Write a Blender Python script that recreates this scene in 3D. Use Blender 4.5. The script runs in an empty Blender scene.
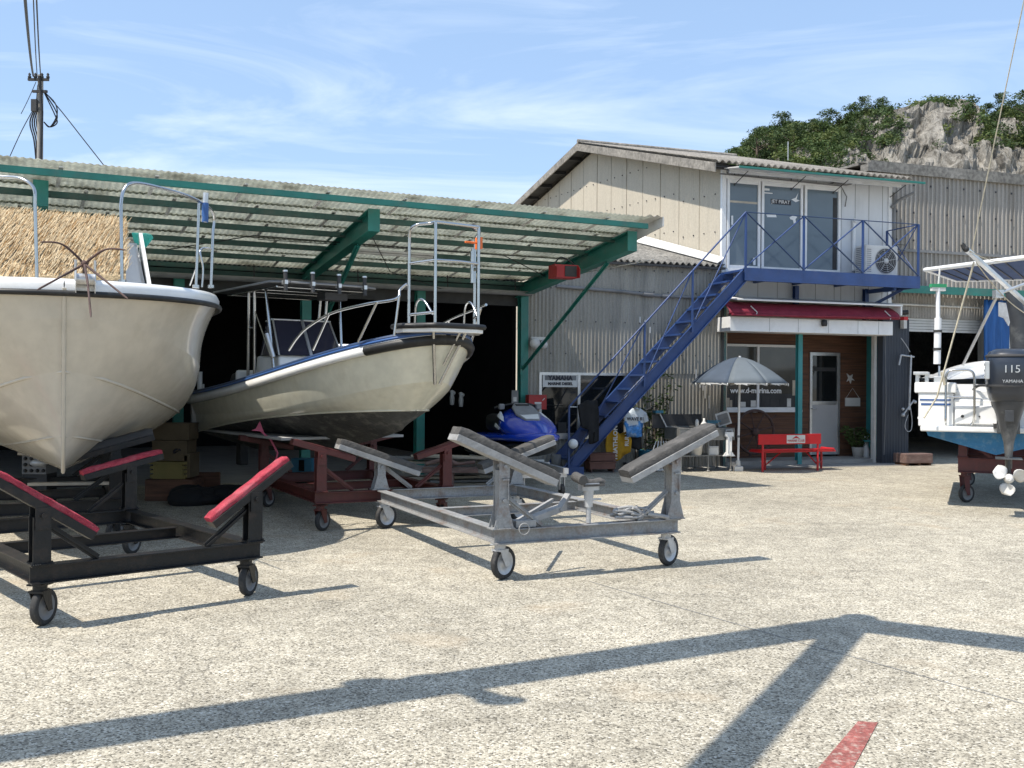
import bpy, bmesh, math, random
from mathutils import Vector, Matrix, noise
R = math.radians
random.seed(7)
sc = bpy.context.scene
COL = sc.collection
# ------------------------------------------------------------------ camera model (measured from the photograph)
F = 1000.0; RHO = .007; H = 1.58
def ray(px, py):
    u = (px-512)/F; v = (384-py)/F
    c, s = math.cos(RHO), math.sin(RHO)
    return Vector((c*u-s*v, 1.0, s*u+c*v))
def G(px, py, z=0):
    d = ray(px, py); t = (z-H)/d.z
    return Vector((d.x*t, d.y*t, z))
def DP(px, py, Y):
    d = ray(px, py); return Vector((d.x*Y, Y, H+d.z*Y))
class Fr:
    """a vertical plane frame: s along the plane, o outwards, z up"""
    def __init__(s, x, y, deg):
        a = R(deg); s.x, s.y, s.a = x, y, a
        s.d = Vector((math.cos(a), math.sin(a), 0)); s.n = Vector((math.sin(a), -math.cos(a), 0))
    def pt(s, a, o, z): return Vector((s.x, s.y, 0)) + s.d*a + s.n*o + Vector((0, 0, z))
    def pick(s, px, py, o=0):
        r = ray(px, py); q = s.pt(0, o, 0)
        t = (q.x*s.n.x+q.y*s.n.y)/(r.x*s.n.x+r.y*s.n.y)
        p = r*t
        return ((p.x-q.x)*s.d.x+(p.y-q.y)*s.d.y, H+p.z)
    def M(s):  # local x = s, local y = -o, z up
        return Matrix.Translation((s.x, s.y, 0)) @ Matrix.Rotation(s.a, 4, 'Z')
S = Fr(4.0955, 19.553, 19.0)      # shop facade
C = Fr(.192, 18.209, 26.0)        # open shed with the big canopy

# ------------------------------------------------------------------ materials
def mat(name, col, rough=.6, metal=0, var=.15, vs=3.0, bump=0, bs=40, dirt=None, dirtamt=.5, ds=1.5, stretch=(1,1,1), spec=.5, fine=0, fs=60, coat=0, trans=0):
    m = bpy.data.materials.new(name); m.use_nodes = True
    nt = m.node_tree; N = nt.nodes; L = nt.links
    b = N['Principled BSDF']
    b.inputs['Roughness'].default_value = rough; b.inputs['Metallic'].default_value = metal
    b.inputs['Specular IOR Level'].default_value = spec
    b.inputs['Coat Weight'].default_value = coat; b.inputs['Coat Roughness'].default_value = .08
    tc = N.new('ShaderNodeTexCoord'); mp = N.new('ShaderNodeMapping')
    L.new(tc.outputs['Object'], mp.inputs[0]); mp.inputs['Scale'].default_value = stretch
    n1 = N.new('ShaderNodeTexNoise'); n1.inputs['Scale'].default_value = vs; n1.inputs['Detail'].default_value = 6; n1.inputs['Roughness'].default_value = .6
    L.new(mp.outputs[0], n1.inputs[0])
    r1 = N.new('ShaderNodeMapRange'); r1.inputs[1].default_value = .3; r1.inputs[2].default_value = .7; r1.inputs[3].default_value = 1-var; r1.inputs[4].default_value = 1+var
    L.new(n1.outputs[0], r1.inputs[0])
    mx = N.new('ShaderNodeMix'); mx.data_type = 'RGBA'; mx.blend_type = 'MULTIPLY'; mx.inputs[0].default_value = 1
    mx.inputs[6].default_value = (*col, 1); L.new(r1.outputs[0], mx.inputs[7])
    out = mx.outputs[2]
    if dirt is not None:
        n2 = N.new('ShaderNodeTexNoise'); n2.inputs['Scale'].default_value = ds; n2.inputs['Detail'].default_value = 8; n2.inputs['Roughness'].default_value = .7
        L.new(mp.outputs[0], n2.inputs[0])
        r2 = N.new('ShaderNodeMapRange'); r2.inputs[1].default_value = .5; r2.inputs[2].default_value = .68; r2.inputs[4].default_value = dirtamt
        L.new(n2.outputs[0], r2.inputs[0])
        m2 = N.new('ShaderNodeMix'); m2.data_type = 'RGBA'; L.new(r2.outputs[0], m2.inputs[0]); L.new(out, m2.inputs[6]); m2.inputs[7].default_value = (*dirt, 1)
        out = m2.outputs[2]
    if fine:
        n3 = N.new('ShaderNodeTexNoise'); n3.inputs['Scale'].default_value = fs; n3.inputs['Detail'].default_value = 3
        L.new(tc.outputs['Object'], n3.inputs[0])
        r3 = N.new('ShaderNodeMapRange'); r3.inputs[1].default_value = .35; r3.inputs[2].default_value = .65; r3.inputs[3].default_value = 1-fine; r3.inputs[4].default_value = 1+fine
        L.new(n3.outputs[0], r3.inputs[0])
        m3 = N.new('ShaderNodeMix'); m3.data_type = 'RGBA'; m3.blend_type = 'MULTIPLY'; m3.inputs[0].default_value = 1
        L.new(out, m3.inputs[6]); L.new(r3.outputs[0], m3.inputs[7]); out = m3.outputs[2]
    L.new(out, b.inputs['Base Color'])
    if bump:
        n4 = N.new('ShaderNodeTexNoise'); n4.inputs['Scale'].default_value = bs; n4.inputs['Detail'].default_value = 5
        L.new(mp.outputs[0], n4.inputs[0])
        bp = N.new('ShaderNodeBump'); bp.inputs['Strength'].default_value = bump; bp.inputs['Distance'].default_value = .02
        L.new(n4.outputs[0], bp.inputs['Height']); L.new(bp.outputs[0], b.inputs['Normal'])
    if trans:
        tr = N.new('ShaderNodeBsdfTranslucent'); L.new(out, tr.inputs[0])
        ms = N.new('ShaderNodeMixShader'); ms.inputs[0].default_value = trans
        L.new(b.outputs[0], ms.inputs[1]); L.new(tr.outputs[0], ms.inputs[2]); L.new(ms.outputs[0], N['Material Output'].inputs[0])
    return m
M = {}
M['black_paint'] = mat('black_paint', (.009,.010,.011), .42, spec=.35, var=.3, vs=5, dirt=(.06,.04,.03), dirtamt=.4, ds=7, bump=.15, bs=60)
M['grey_paint'] = mat('grey_paint', (.26,.265,.265), .5, var=.15, vs=4, dirt=(.17,.10,.065), dirtamt=.7, ds=6, bump=.15, bs=50, fine=.12)
M['galv'] = mat('galvanised', (.48,.49,.5), .42, .35, var=.2, vs=9, dirt=(.25,.22,.19), dirtamt=.4, ds=4)
M['red_oxide'] = mat('red_oxide', (.085,.016,.013), .5, var=.3, vs=4, dirt=(.06,.025,.02), dirtamt=.6, ds=5, bump=.2)
M['dark_red_paint'] = mat('dark_red_paint', (.10,.022,.022), .5, var=.25, vs=4, dirt=(.05,.02,.02), dirtamt=.6, ds=5)
M['carpet'] = mat('red_carpet', (.46,.065,.09), .95, var=.3, vs=12, dirt=(.55,.20,.22), dirtamt=.5, ds=7, bump=.9, bs=160, fine=.2, fs=220, spec=.1)
M['rubber_grey'] = mat('rubber_grey', (.085,.082,.078), .85, var=.2, vs=10, dirt=(.16,.15,.14), dirtamt=.5, ds=5, bump=.5, bs=40, spec=.2)
M['pad_under'] = mat('pad_channel', (.31,.31,.305), .6, var=.2, vs=8, dirt=(.2,.19,.18), dirtamt=.6, ds=6, bump=.2)
M['tyre'] = mat('tyre', (.03,.03,.03), .8, var=.2, vs=20, dirt=(.13,.12,.11), dirtamt=.5, ds=12)
M['rubber_black'] = mat('rubber_black', (.010,.010,.010), .5, var=.2, vs=8, dirt=(.07,.07,.065), dirtamt=.35, ds=6)
M['stain'] = mat('stainless', (.50,.50,.49), .2, 1, var=.05)
M['alu'] = mat('aluminium', (.62,.62,.61), .35, .8, var=.12, vs=12)
M['gel_cream'] = mat('gelcoat_cream', (.55,.505,.42), .26, var=.05, vs=1.3, coat=.4, dirt=(.42,.37,.29), dirtamt=.35, ds=1.6, stretch=(2,2,.7), fine=.04, fs=9)
M['gel_white'] = mat('gelcoat_white', (.80,.80,.78), .25, var=.04, vs=2, coat=.4, dirt=(.6,.58,.53), dirtamt=.3, ds=3)
M['gel_pale'] = mat('gelcoat_pale_green', (.68,.66,.54), .26, var=.05, vs=2.2, coat=.4, dirt=(.50,.46,.34), dirtamt=.4, ds=2.2, stretch=(2.5,2.5,.7), fine=.05, fs=9)
M['antifoul'] = mat('antifouling_dark', (.06,.062,.06), .75, var=.35, vs=5, dirt=(.22,.21,.19), dirtamt=.7, ds=7, bump=.6, bs=30)
M['antifoul_blue'] = mat('antifouling_blue', (.03,.17,.35), .6, var=.2, vs=4, dirt=(.25,.36,.42), dirtamt=.5, ds=9, bump=.3)
M['blue_trim'] = mat('blue_trim', (.035,.10,.28), .35, var=.15)
M['navy'] = mat('navy_trim', (.02,.045,.11), .4, var=.2)
M['deck_grey'] = mat('deck_grey', (.45,.45,.44), .7, var=.1, bump=.3, bs=80)
M['smoke_glass'] = mat('smoked_glass', (.03,.03,.045), .06, var=.1, spec=.8)
M['green_steel'] = mat('green_steel', (.022,.175,.14), .45, var=.2, vs=2.5, dirt=(.08,.15,.12), dirtamt=.6, ds=3, bump=.1)
M['green_dark'] = mat('green_purlin', (.035,.095,.08), .5, var=.25, vs=2.5, dirt=(.10,.11,.09), dirtamt=.6, ds=3)
M['teal'] = mat('teal_paint', (.04,.26,.27), .5, var=.15, vs=4, dirt=(.08,.25,.24), dirtamt=.5, ds=3)
M['blue_steel'] = mat('blue_steel', (.022,.055,.17), .42, var=.2, vs=3, dirt=(.05,.07,.17), dirtamt=.5, ds=5, bump=.1)
M['frp_roof'] = mat('roof_sheet_translucent', (.62,.63,.57), .5, var=.15, vs=2, dirt=(.30,.30,.25), dirtamt=.7, ds=2.2, trans=.66, fine=.1, fs=25)
M['slate'] = mat('roof_slate_corrugated', (.25,.23,.20), .9, var=.3, vs=2.5, dirt=(.14,.13,.11), dirtamt=.7, ds=6, bump=.5, bs=50, fine=.25, fs=14)
M['slate_dark'] = mat('roof_slate_dark', (.20,.19,.17), .9, var=.35, vs=3, dirt=(.09,.09,.08), dirtamt=.7, ds=6, bump=.5, bs=50, fine=.3, fs=14)
M['wall_cream'] = mat('wall_cement_board', (.50,.45,.36), .85, var=.12, vs=1.6, dirt=(.36,.32,.25), dirtamt=.55, ds=1.6, stretch=(3,3,.35), bump=.2, fine=.06, fs=30)
M['wall_grey'] = mat('wall_corrugated_grey', (.30,.285,.25), .75, var=.16, vs=1.4, dirt=(.17,.165,.15), dirtamt=.7, ds=1.3, stretch=(2.5,2.5,.3), fine=.08, fs=40)
M['wall_beige'] = mat('wall_corrugated_beige', (.33,.31,.28), .75, var=.16, vs=1.4, dirt=(.22,.19,.15), dirtamt=.6, ds=1.3, stretch=(3,3,.3), fine=.08, fs=40)
M['white_panel'] = mat('white_panel', (.62,.64,.66), .6, var=.06, vs=1.5, dirt=(.42,.43,.43), dirtamt=.4, ds=1.2, stretch=(2,2,.5))
M['white'] = mat('white_paint', (.78,.78,.77), .45, var=.05, dirt=(.5,.49,.46), dirtamt=.3, ds=4)
M['offwhite'] = mat('offwhite_paint', (.62,.61,.58), .55, var=.08, dirt=(.35,.33,.3), dirtamt=.4, ds=4)
M['wood_dark'] = mat('wood_dark', (.12,.055,.03), .7, var=.5, vs=2.2, stretch=(.6,4,9), dirt=(.15,.07,.035), dirtamt=.6, ds=1.5, bump=.4, bs=20)
M['wood_old'] = mat('wood_old', (.16,.10,.085), .85, var=.3, vs=5, stretch=(1,5,5), bump=.5, dirt=(.3,.24,.2), dirtamt=.5, ds=4)
M['wood_pale'] = mat('wood_pale', (.48,.42,.33), .8, var=.2, vs=5, bump=.2, dirt=(.28,.24,.2), dirtamt=.5)
M['rusty'] = mat('rusty_iron', (.075,.045,.04), .8, var=.4, vs=9, dirt=(.16,.08,.05), dirtamt=.5, ds=7)
M['glass'] = mat('window_glass', (.012,.014,.015), .04, var=.2, spec=.7)
M['glass_pale'] = mat('glass_pale_blue', (.13,.165,.19), .1, var=.12, vs=1.0, spec=.6)
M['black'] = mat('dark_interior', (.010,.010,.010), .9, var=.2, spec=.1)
M['dark_grey'] = mat('dark_grey', (.035,.035,.036), .7, var=.3, vs=4)
M['mid_grey'] = mat('mid_grey', (.20,.20,.2), .7, var=.2, vs=4)
M['navy_panel'] = mat('navy_panel', (.035,.042,.055), .6, var=.2, vs=2, stretch=(2,2,.4))
M['maroon'] = mat('maroon_fabric', (.21,.014,.035), .75, var=.2, vs=5, dirt=(.30,.04,.07), dirtamt=.5, ds=3, bump=.3, bs=20)
M['red'] = mat('red_paint', (.52,.012,.018), .38, var=.12, vs=5, dirt=(.4,.03,.03), dirtamt=.4)
M['red_dull'] = mat('red_dull', (.34,.02,.02), .5, var=.2, vs=5)
M['orange'] = mat('orange_plastic', (.75,.16,.03), .45, var=.08)
M['straw'] = mat('straw', (.47,.36,.22), .95, var=.28, vs=14, fine=.35, fs=60, spec=.1)
M['umbrella'] = mat('umbrella_cloth', (.13,.155,.175), .75, var=.1, vs=4, trans=.12)
M['navy_cloth'] = mat('umbrella_cloth_navy', (.05,.07,.10), .8, var=.15)
M['steel_worn'] = mat('sink_steel', (.20,.20,.19), .5, .3, var=.2, vs=6, dirt=(.2,.18,.16), dirtamt=.5, ds=5)
M['wetsuit'] = mat('wetsuit_black', (.008,.008,.009), .85, var=.3, vs=6, bump=.4, bs=10)
M['yellow_cloth'] = mat('yellow_cloth', (.45,.25,.015), .9, var=.2, vs=8, bump=.6, bs=12)
M['yellow_crate'] = mat('yellow_crate', (.20,.165,.05), .6, var=.15, vs=6, dirt=(.18,.13,.04), dirtamt=.4)
M['cardboard'] = mat('cardboard', (.14,.105,.06), .9, var=.2, vs=4)
M['blue_shirt'] = mat('blue_shirt', (.06,.22,.52), .9, var=.7, vs=9, dirt=(.5,.62,.72), dirtamt=.8, ds=8, bump=.4, bs=12)
M['white_shirt'] = mat('white_shirt', (.62,.68,.74), .9, var=.1, vs=9, dirt=(.3,.48,.65), dirtamt=.6, ds=12, bump=.4, bs=12)
M['terracotta'] = mat('terracotta', (.16,.075,.055), .85, var=.2, vs=6)
M['bluebin'] = mat('blue_bin', (.02,.14,.22), .5, var=.1)
M['ski_blue'] = mat('jet_ski_blue', (.008,.045,.42), .22, var=.06, coat=.7)
M['outboard'] = mat('outboard_grey', (.020,.026,.038), .3, var=.12, coat=.35)
M['outboard_leg'] = mat('outboard_leg', (.05,.053,.058), .4, .2, var=.2, vs=8, dirt=(.3,.3,.28), dirtamt=.5)
M['tarp_blue'] = mat('tarp_blue', (.02,.11,.33), .6, var=.25, vs=3, stretch=(4,4,.5), bump=.4, bs=6)
M['navy_stripe'] = mat('awning_blue', (.05,.085,.19), .8, var=.15, trans=.15)
M['leaf'] = mat('leaf_green', (.065,.105,.025), .7, var=.5, vs=1.2, trans=.25)
M['leaf_dark'] = mat('leaf_dark', (.045,.078,.022), .75, var=.5, vs=.6, trans=.2)
M['leaf_light'] = mat('leaf_light', (.12,.15,.04), .75, var=.4, vs=.6, trans=.25)
M['bark'] = mat('bark', (.10,.075,.055), .9, var=.3)
M['concrete'] = mat('concrete_plain', (.30,.29,.27), .9, var=.15, vs=3, dirt=(.18,.17,.16), dirtamt=.5, ds=2, bump=.2)
M['pole_concrete'] = mat('pole_concrete', (.30,.29,.27), .8, var=.1)
M['rope'] = mat('rope', (.5,.45,.34), .9, var=.2, vs=30)
M['wire'] = mat('wire_black', (.015,.015,.018), .6, var=.1)
M['red_line'] = mat('red_line_paint', (.27,.085,.07), .85, var=.3, vs=9, dirt=(.40,.36,.30), dirtamt=.9, ds=22, fine=.25, fs=60)
M['sign_white'] = mat('sign_white', (.62,.62,.60), .5, var=.06)
M['ink'] = mat('ink_black', (.02,.02,.03), .6, var=.05)
M['brush_green'] = mat('brush_green', (.03,.28,.12), .6, var=.1)
M['shutter'] = mat('shutter_slats', (.58,.58,.56), .5, var=.06, dirt=(.4,.38,.35), dirtamt=.5, ds=2)
M['green_visor'] = mat('visor_teal', (.05,.42,.33), .3, var=.05)
M['pinky'] = mat('pink_rag', (.55,.12,.2), .9, var=.2)

# ------------------------------------------------------------------ mesh builder
class MB:
    def __init__(s, T=None): s.v=[]; s.f=[]; s.mi=[]; s.sm=[]; s.T=T or Matrix(); s.m=0; s.smooth=False; s.sharp=[]
    def add(s, vs, fs, smooth=None):
        b = len(s.v); s.v += [s.T @ Vector(p) for p in vs]
        for f in fs: s.f.append([b+i for i in f]); s.mi.append(s.m); s.sm.append(s.smooth if smooth is None else smooth)
        return b
    def box(s, x0,x1,y0,y1,z0,z1):
        if x0>x1: x0,x1=x1,x0
        if y0>y1: y0,y1=y1,y0
        if z0>z1: z0,z1=z1,z0
        s.add([(x0,y0,z0),(x1,y0,z0),(x1,y1,z0),(x0,y1,z0),(x0,y0,z1),(x1,y0,z1),(x1,y1,z1),(x0,y1,z1)],
              [(0,3,2,1),(4,5,6,7),(0,1,5,4),(1,2,6,5),(2,3,7,6),(3,0,4,7)], False)
    def ebox(s, c, size, rot=None):
        T=s.T; s.T = T @ Matrix.Translation(c) @ (rot or Matrix())
        a,b,d = size[0]/2,size[1]/2,size[2]/2
        s.box(-a,a,-b,b,-d,d); s.T=T
    def extr(s, prof, p, q, up=(0,0,1), smooth=False, cap=True):
        """profile (x,y) swept from p to q; profile y along up"""
        p=Vector(p); q=Vector(q); d=(q-p).normalized(); up=Vector(up)
        x=d.cross(up)
        if x.length<1e-5: up=Vector((0,1,0)); x=d.cross(up)
        x.normalize(); y=x.cross(d)
        n=len(prof)
        vs=[p+x*a+y*b for a,b in prof]+[q+x*a+y*b for a,b in prof]
        fs=[(i,(i+1)%n,n+(i+1)%n,n+i) for i in range(n)]
        if cap: fs+= [tuple(range(n-1,-1,-1)), tuple(range(n,2*n))]
        s.add(vs,fs,smooth)
    def bar(s, p, q, w, h, up=(0,0,1)):
        s.extr([(-w/2,-h/2),(w/2,-h/2),(w/2,h/2),(-w/2,h/2)], p, q, up)
    def hbeam(s, p, q, w, h, t=.008, up=(0,0,1)):
        a,b=w/2,h/2; k=t/2
        s.extr([(-a,-b),(a,-b),(a,-b+t),(k,-b+t),(k,b-t),(a,b-t),(a,b),(-a,b),(-a,b-t),(-k,b-t),(-k,-b+t),(-a,-b+t)], p, q, up)
    def chan(s, p, q, w, h, t=.008, up=(0,0,1), side=1):
        a,b=w/2*side,h/2
        s.extr([(-a,-b),(a,-b),(a,-b+t),(-a+t*side,-b+t),(-a+t*side,b-t),(a,b-t),(a,b),(-a,b)][::side], p, q, up)
    def tube(s, pts, r, n=8, rs=None, cap=True, closed=False):
        pts=[Vector(p) for p in pts]; N=len(pts); rings=[]
        t0=(pts[1]-pts[0]).normalized()
        ref=Vector((0,0,1)) if abs(t0.z)<.9 else Vector((1,0,0))
        x=t0.cross(ref).normalized()
        for i,p in enumerate(pts):
            if closed: t=(pts[(i+1)%N]-pts[i-1]).normalized()
            else: t=((pts[min(i+1,N-1)]-pts[max(i-1,0)])).normalized()
            x=(x-t*x.dot(t))
            if x.length<1e-6: x=t.orthogonal()
            x.normalize(); y=t.cross(x)
            rr=rs[i] if rs else r
            rings.append([p+x*math.cos(2*math.pi*k/n)*rr+y*math.sin(2*math.pi*k/n)*rr for k in range(n)])
        vs=[v for rg in rings for v in rg]; fs=[]
        for i in range(N if closed else N-1):
            j=(i+1)%N
            for k in range(n): fs.append((i*n+k,i*n+(k+1)%n,j*n+(k+1)%n,j*n+k))
        s.add(vs,fs,True)
        if cap and not closed:
            s.add(rings[0],[tuple(range(n))[::-1]],False); s.add(rings[-1],[tuple(range(n))],False)
    def cyl(s, p, q, r, n=16, r2=None): s.tube([p,q], r, n, rs=[r, r if r2 is None else r2])
    def lathe(s, prof, n=24, smooth=True, T=None):
        """profile (r,z) around local z"""
        T0=s.T
        if T is not None: s.T=T0@T
        vs=[];fs=[];m=len(prof)
        for k in range(n):
            a=2*math.pi*k/n; vs+=[(r*math.cos(a),r*math.sin(a),z) for r,z in prof]
        for k in range(n):
            j=(k+1)%n
            for i in range(m-1): fs.append((k*m+i,j*m+i,j*m+i+1,k*m+i+1))
        s.add(vs,fs,smooth); s.T=T0
    def sphere(s, c, r, sc_=(1,1,1), n=12):
        pr=[(math.sin(math.pi*i/n)*r, -math.cos(math.pi*i/n)*r) for i in range(n+1)]
        s.lathe(pr, n+4, True, Matrix.Translation(c)@Matrix.Diagonal((*sc_,1)))
    def grid(s, P, smooth=True, flip=False):
        r=len(P);c=len(P[0]); vs=[p for row in P for p in row]
        fs=[]
        for i in range(r-1):
            for j in range(c-1):
                f=(i*c+j,i*c+j+1,(i+1)*c+j+1,(i+1)*c+j)
                fs.append(f[::-1] if flip else f)
        return s.add(vs,fs,smooth)
    def poly(s, pts, th=None, nrm=None):
        """flat polygon; with th, thickened along nrm"""
        n=len(pts)
        if th is None: s.add(pts,[tuple(range(n))],False); return
        nv=Vector(nrm)*th
        s.add([Vector(p) for p in pts]+[Vector(p)+nv for p in pts],
              [tuple(range(n))[::-1],tuple(range(n,2*n))]+[(i,(i+1)%n,n+(i+1)%n,n+i) for i in range(n)],False)
    def corr(s, p0, du, dv, nrm, pitch=.1, amp=.018, seg=6, kind='sin', rows=1, wob=0):
        """corrugated sheet: waves along du, straight along dv"""
        p0=Vector(p0);du=Vector(du);dv=Vector(dv);nrm=Vector(nrm)
        W=du.length; n=max(2,int(W/pitch*seg)); P=[]
        for r in range(rows+1):
            row=[]
            for i in range(n+1):
                t=i/n; ph=(t*W/pitch)%1.0
                if kind=='sin': h=math.cos(2*math.pi*ph)*amp
                else:
                    h = amp if ph<.25 else (-amp if .4<ph<.85 else (amp-2*amp*(ph-.25)/.15 if ph<=.4 else -amp+2*amp*(ph-.85)/.15))
                row.append(p0+du*t+dv*(r/rows)+nrm*h)
            P.append(row)
        s.grid(P, kind=='sin')
    def text(s, txt, size, T, depth=.002, ax='CENTER', bold=0):
        cu=bpy.data.curves.new('t','FONT'); cu.body=txt; cu.size=size; cu.extrude=depth; cu.align_x=ax; cu.align_y='CENTER'; cu.offset=bold
        cu.resolution_u=3
        o=bpy.data.objects.new('t',cu); me=bpy.data.meshes.new_from_object(o)
        s.add([T@v.co for v in me.vertices],[tuple(p.vertices) for p in me.polygons],False)
        bpy.data.objects.remove(o); bpy.data.curves.remove(cu); bpy.data.meshes.remove(me)
    def build(s, name, mats, parent=None, w=False, bevel=0, loc=None, rz=0, solid=0):
        me=bpy.data.meshes.new(name)
        vs=s.v
        if parent is not None and w:
            Mi=root_M(parent).inverted(); vs=[Mi@v for v in vs]
        if parent is None and loc is not None and w:
            Mi=(Matrix.Translation(loc)@Matrix.Rotation(rz,4,'Z')).inverted(); vs=[Mi@v for v in vs]
        me.from_pydata([tuple(v) for v in vs],[],s.f)
        if not isinstance(mats,(list,tuple)): mats=[mats]
        for m in mats: me.materials.append(M[m] if isinstance(m,str) else m)
        me.polygons.foreach_set('material_index',s.mi); me.polygons.foreach_set('use_smooth',s.sm)
        me.update()
        o=bpy.data.objects.new(name,me); COL.objects.link(o)
        if parent is not None: o.parent=parent
        elif loc is not None: o.location=loc; o.rotation_euler=(0,0,rz)
        if bevel:
            b=o.modifiers.new('b','BEVEL'); b.width=bevel; b.segments=2; b.limit_method='ANGLE'; b.angle_limit=R(40)
        if solid:
            b=o.modifiers.new('s','SOLIDIFY'); b.thickness=solid
        return o
ROOTM={}
def root_M(o):
    while o.parent: o=o.parent
    return Matrix.Translation(o.location)@o.rotation_euler.to_matrix().to_4x4()
def tag(o,label=None,cat=None,group=None,kind=None):
    if label: o['label']=label
    if cat: o['category']=cat
    if group: o['group']=group
    if kind: o['kind']=kind
    return o
def thing(name,label,cat,loc=(0,0,0),rz=0,group=None):
    o=bpy.data.objects.new(name,None); COL.objects.link(o); o.location=loc; o.rotation_euler=(0,0,rz); o.empty_display_size=.2
    return tag(o,label,cat,group)
def kids(o): return [c for c in bpy.data.objects if c.parent==o]
def dup(o,loc,rz,label,parent=None):
    c=o.copy(); COL.objects.link(c)
    if parent is None: c.location=loc; c.rotation_euler=(0,0,rz); c['label']=label
    else: c.parent=parent
    for k in kids(o): dup(k,None,None,None,c)
    return c
def smooth(pts,k=5):
    pts=[Vector(p) for p in pts]; out=[]
    n=len(pts)
    for i in range(n-1):
        p0=pts[max(i-1,0)];p1=pts[i];p2=pts[i+1];p3=pts[min(i+2,n-1)]
        for j in range(k):
            t=j/k
            out.append(.5*((2*p1)+(p2-p0)*t+(2*p0-5*p1+4*p2-p3)*t*t+(3*p1-p0-3*p2+p3)*t**3))
    out.append(pts[-1]); return out
def TX(loc, d, n, up=(0,0,1)):
    """text matrix: x along d, y up, facing n"""
    d=Vector(d).normalized(); n=Vector(n).normalized(); u=Vector(up)
    m=Matrix((d,u,n)).transposed().to_4x4(); m.translation=Vector(loc); return m
def sag(p,q,s,n=14):
    p=Vector(p);q=Vector(q)
    return [p.lerp(q,i/n)-Vector((0,0,s*4*(i/n)*(1-i/n))) for i in range(n+1)]
# ------------------------------------------------------------------ camera, world, sun
cam=bpy.data.cameras.new('Camera'); co=bpy.data.objects.new('Camera',cam); COL.objects.link(co)
cam.sensor_width=36; cam.lens=36*F/1024; cam.clip_end=3000; cam.clip_start=.05
cr,sr=math.cos(RHO),math.sin(RHO)
mm=Matrix(((cr,-sr,0),(0,0,-1),(sr,cr,0))).to_4x4(); mm.translation=(0,0,H)
co.matrix_world=mm; sc.camera=co
SUN=Vector((.485,.28,-1)).normalized()
sl=bpy.data.lights.new('Sun','SUN'); sl.energy=4.6; sl.angle=R(.53); sl.color=(1,.93,.83)
so=bpy.data.objects.new('Sun',sl); COL.objects.link(so); so.rotation_euler=SUN.to_track_quat('-Z','Y').to_euler(); so.location=(-10,-8,20)
el=math.asin(-SUN.z); az=math.atan2(-SUN.x,-SUN.y)
w=bpy.data.worlds.new('World'); sc.world=w; w.use_nodes=True
nt=w.node_tree; N=nt.nodes; L=nt.links; bg=N['Background']
sky=N.new('ShaderNodeTexSky'); sky.sky_type='NISHITA'; sky.sun_disc=False; sky.sun_elevation=el; sky.sun_rotation=az
sky.air_density=1.0; sky.dust_density=.6; sky.ozone_density=2.0; sky.altitude=0
tc=N.new('ShaderNodeTexCoord'); sep=N.new('ShaderNodeSeparateXYZ'); L.new(tc.outputs['Generated'],sep.inputs[0])
# project direction on a cloud layer
zz=N.new('ShaderNodeMath'); zz.operation='ADD'; zz.inputs[1].default_value=.12; L.new(sep.outputs[2],zz.inputs[0])
dx=N.new('ShaderNodeMath'); dx.operation='DIVIDE'; L.new(sep.outputs[0],dx.inputs[0]); L.new(zz.outputs[0],dx.inputs[1])
dy=N.new('ShaderNodeMath'); dy.operation='DIVIDE'; L.new(sep.outputs[1],dy.inputs[0]); L.new(zz.outputs[0],dy.inputs[1])
cmb=N.new('ShaderNodeCombineXYZ'); L.new(dx.outputs[0],cmb.inputs[0]); L.new(dy.outputs[0],cmb.inputs[1])
mp=N.new('ShaderNodeMapping'); L.new(cmb.outputs[0],mp.inputs[0]); mp.inputs['Rotation'].default_value=(0,0,R(105)); mp.inputs['Scale'].default_value=(.55,1.3,1); mp.inputs['Location'].default_value=(3.1,1.7,0)
nz=N.new('ShaderNodeTexNoise'); nz.inputs['Scale'].default_value=1.3; nz.inputs['Detail'].default_value=9; nz.inputs['Roughness'].default_value=.58; nz.inputs['Distortion'].default_value=1.1
L.new(mp.outputs[0],nz.inputs[0])
mr=N.new('ShaderNodeMapRange'); mr.inputs[1].default_value=.47; mr.inputs[2].default_value=.78; mr.inputs[1].default_value=.455; mr.inputs[2].default_value=.72; mr.inputs[3].default_value=.0; mr.inputs[4].default_value=.55
L.new(nz.outputs[0],mr.inputs[0])
mx=N.new('ShaderNodeMix'); mx.data_type='RGBA'; L.new(mr.outputs[0],mx.inputs[0]); L.new(sky.outputs[0],mx.inputs[6]); mx.inputs[7].default_value=(7.2,7.8,8.6,1)
m0=N.new('ShaderNodeMix'); m0.data_type='RGBA'; m0.inputs[0].default_value=.42; L.new(sky.outputs[0],m0.inputs[6]); m0.inputs[7].default_value=(3.7,5.3,7.8,1); L.new(m0.outputs[2],mx.inputs[6])
L.new(mx.outputs[2],bg.inputs[0]); bg.inputs[1].default_value=.13
vs_=sc.view_settings; vs_.view_transform='Standard'; vs_.look='None'; vs_.gamma=1; vs_.exposure=.40; vs_.use_curve_mapping=False
sc.cycles.use_denoising=True; sc.cycles.max_bounces=6; sc.cycles.diffuse_bounces=3; sc.cycles.glossy_bounces=3
sc.cycles.sample_clamp_indirect=4

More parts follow.
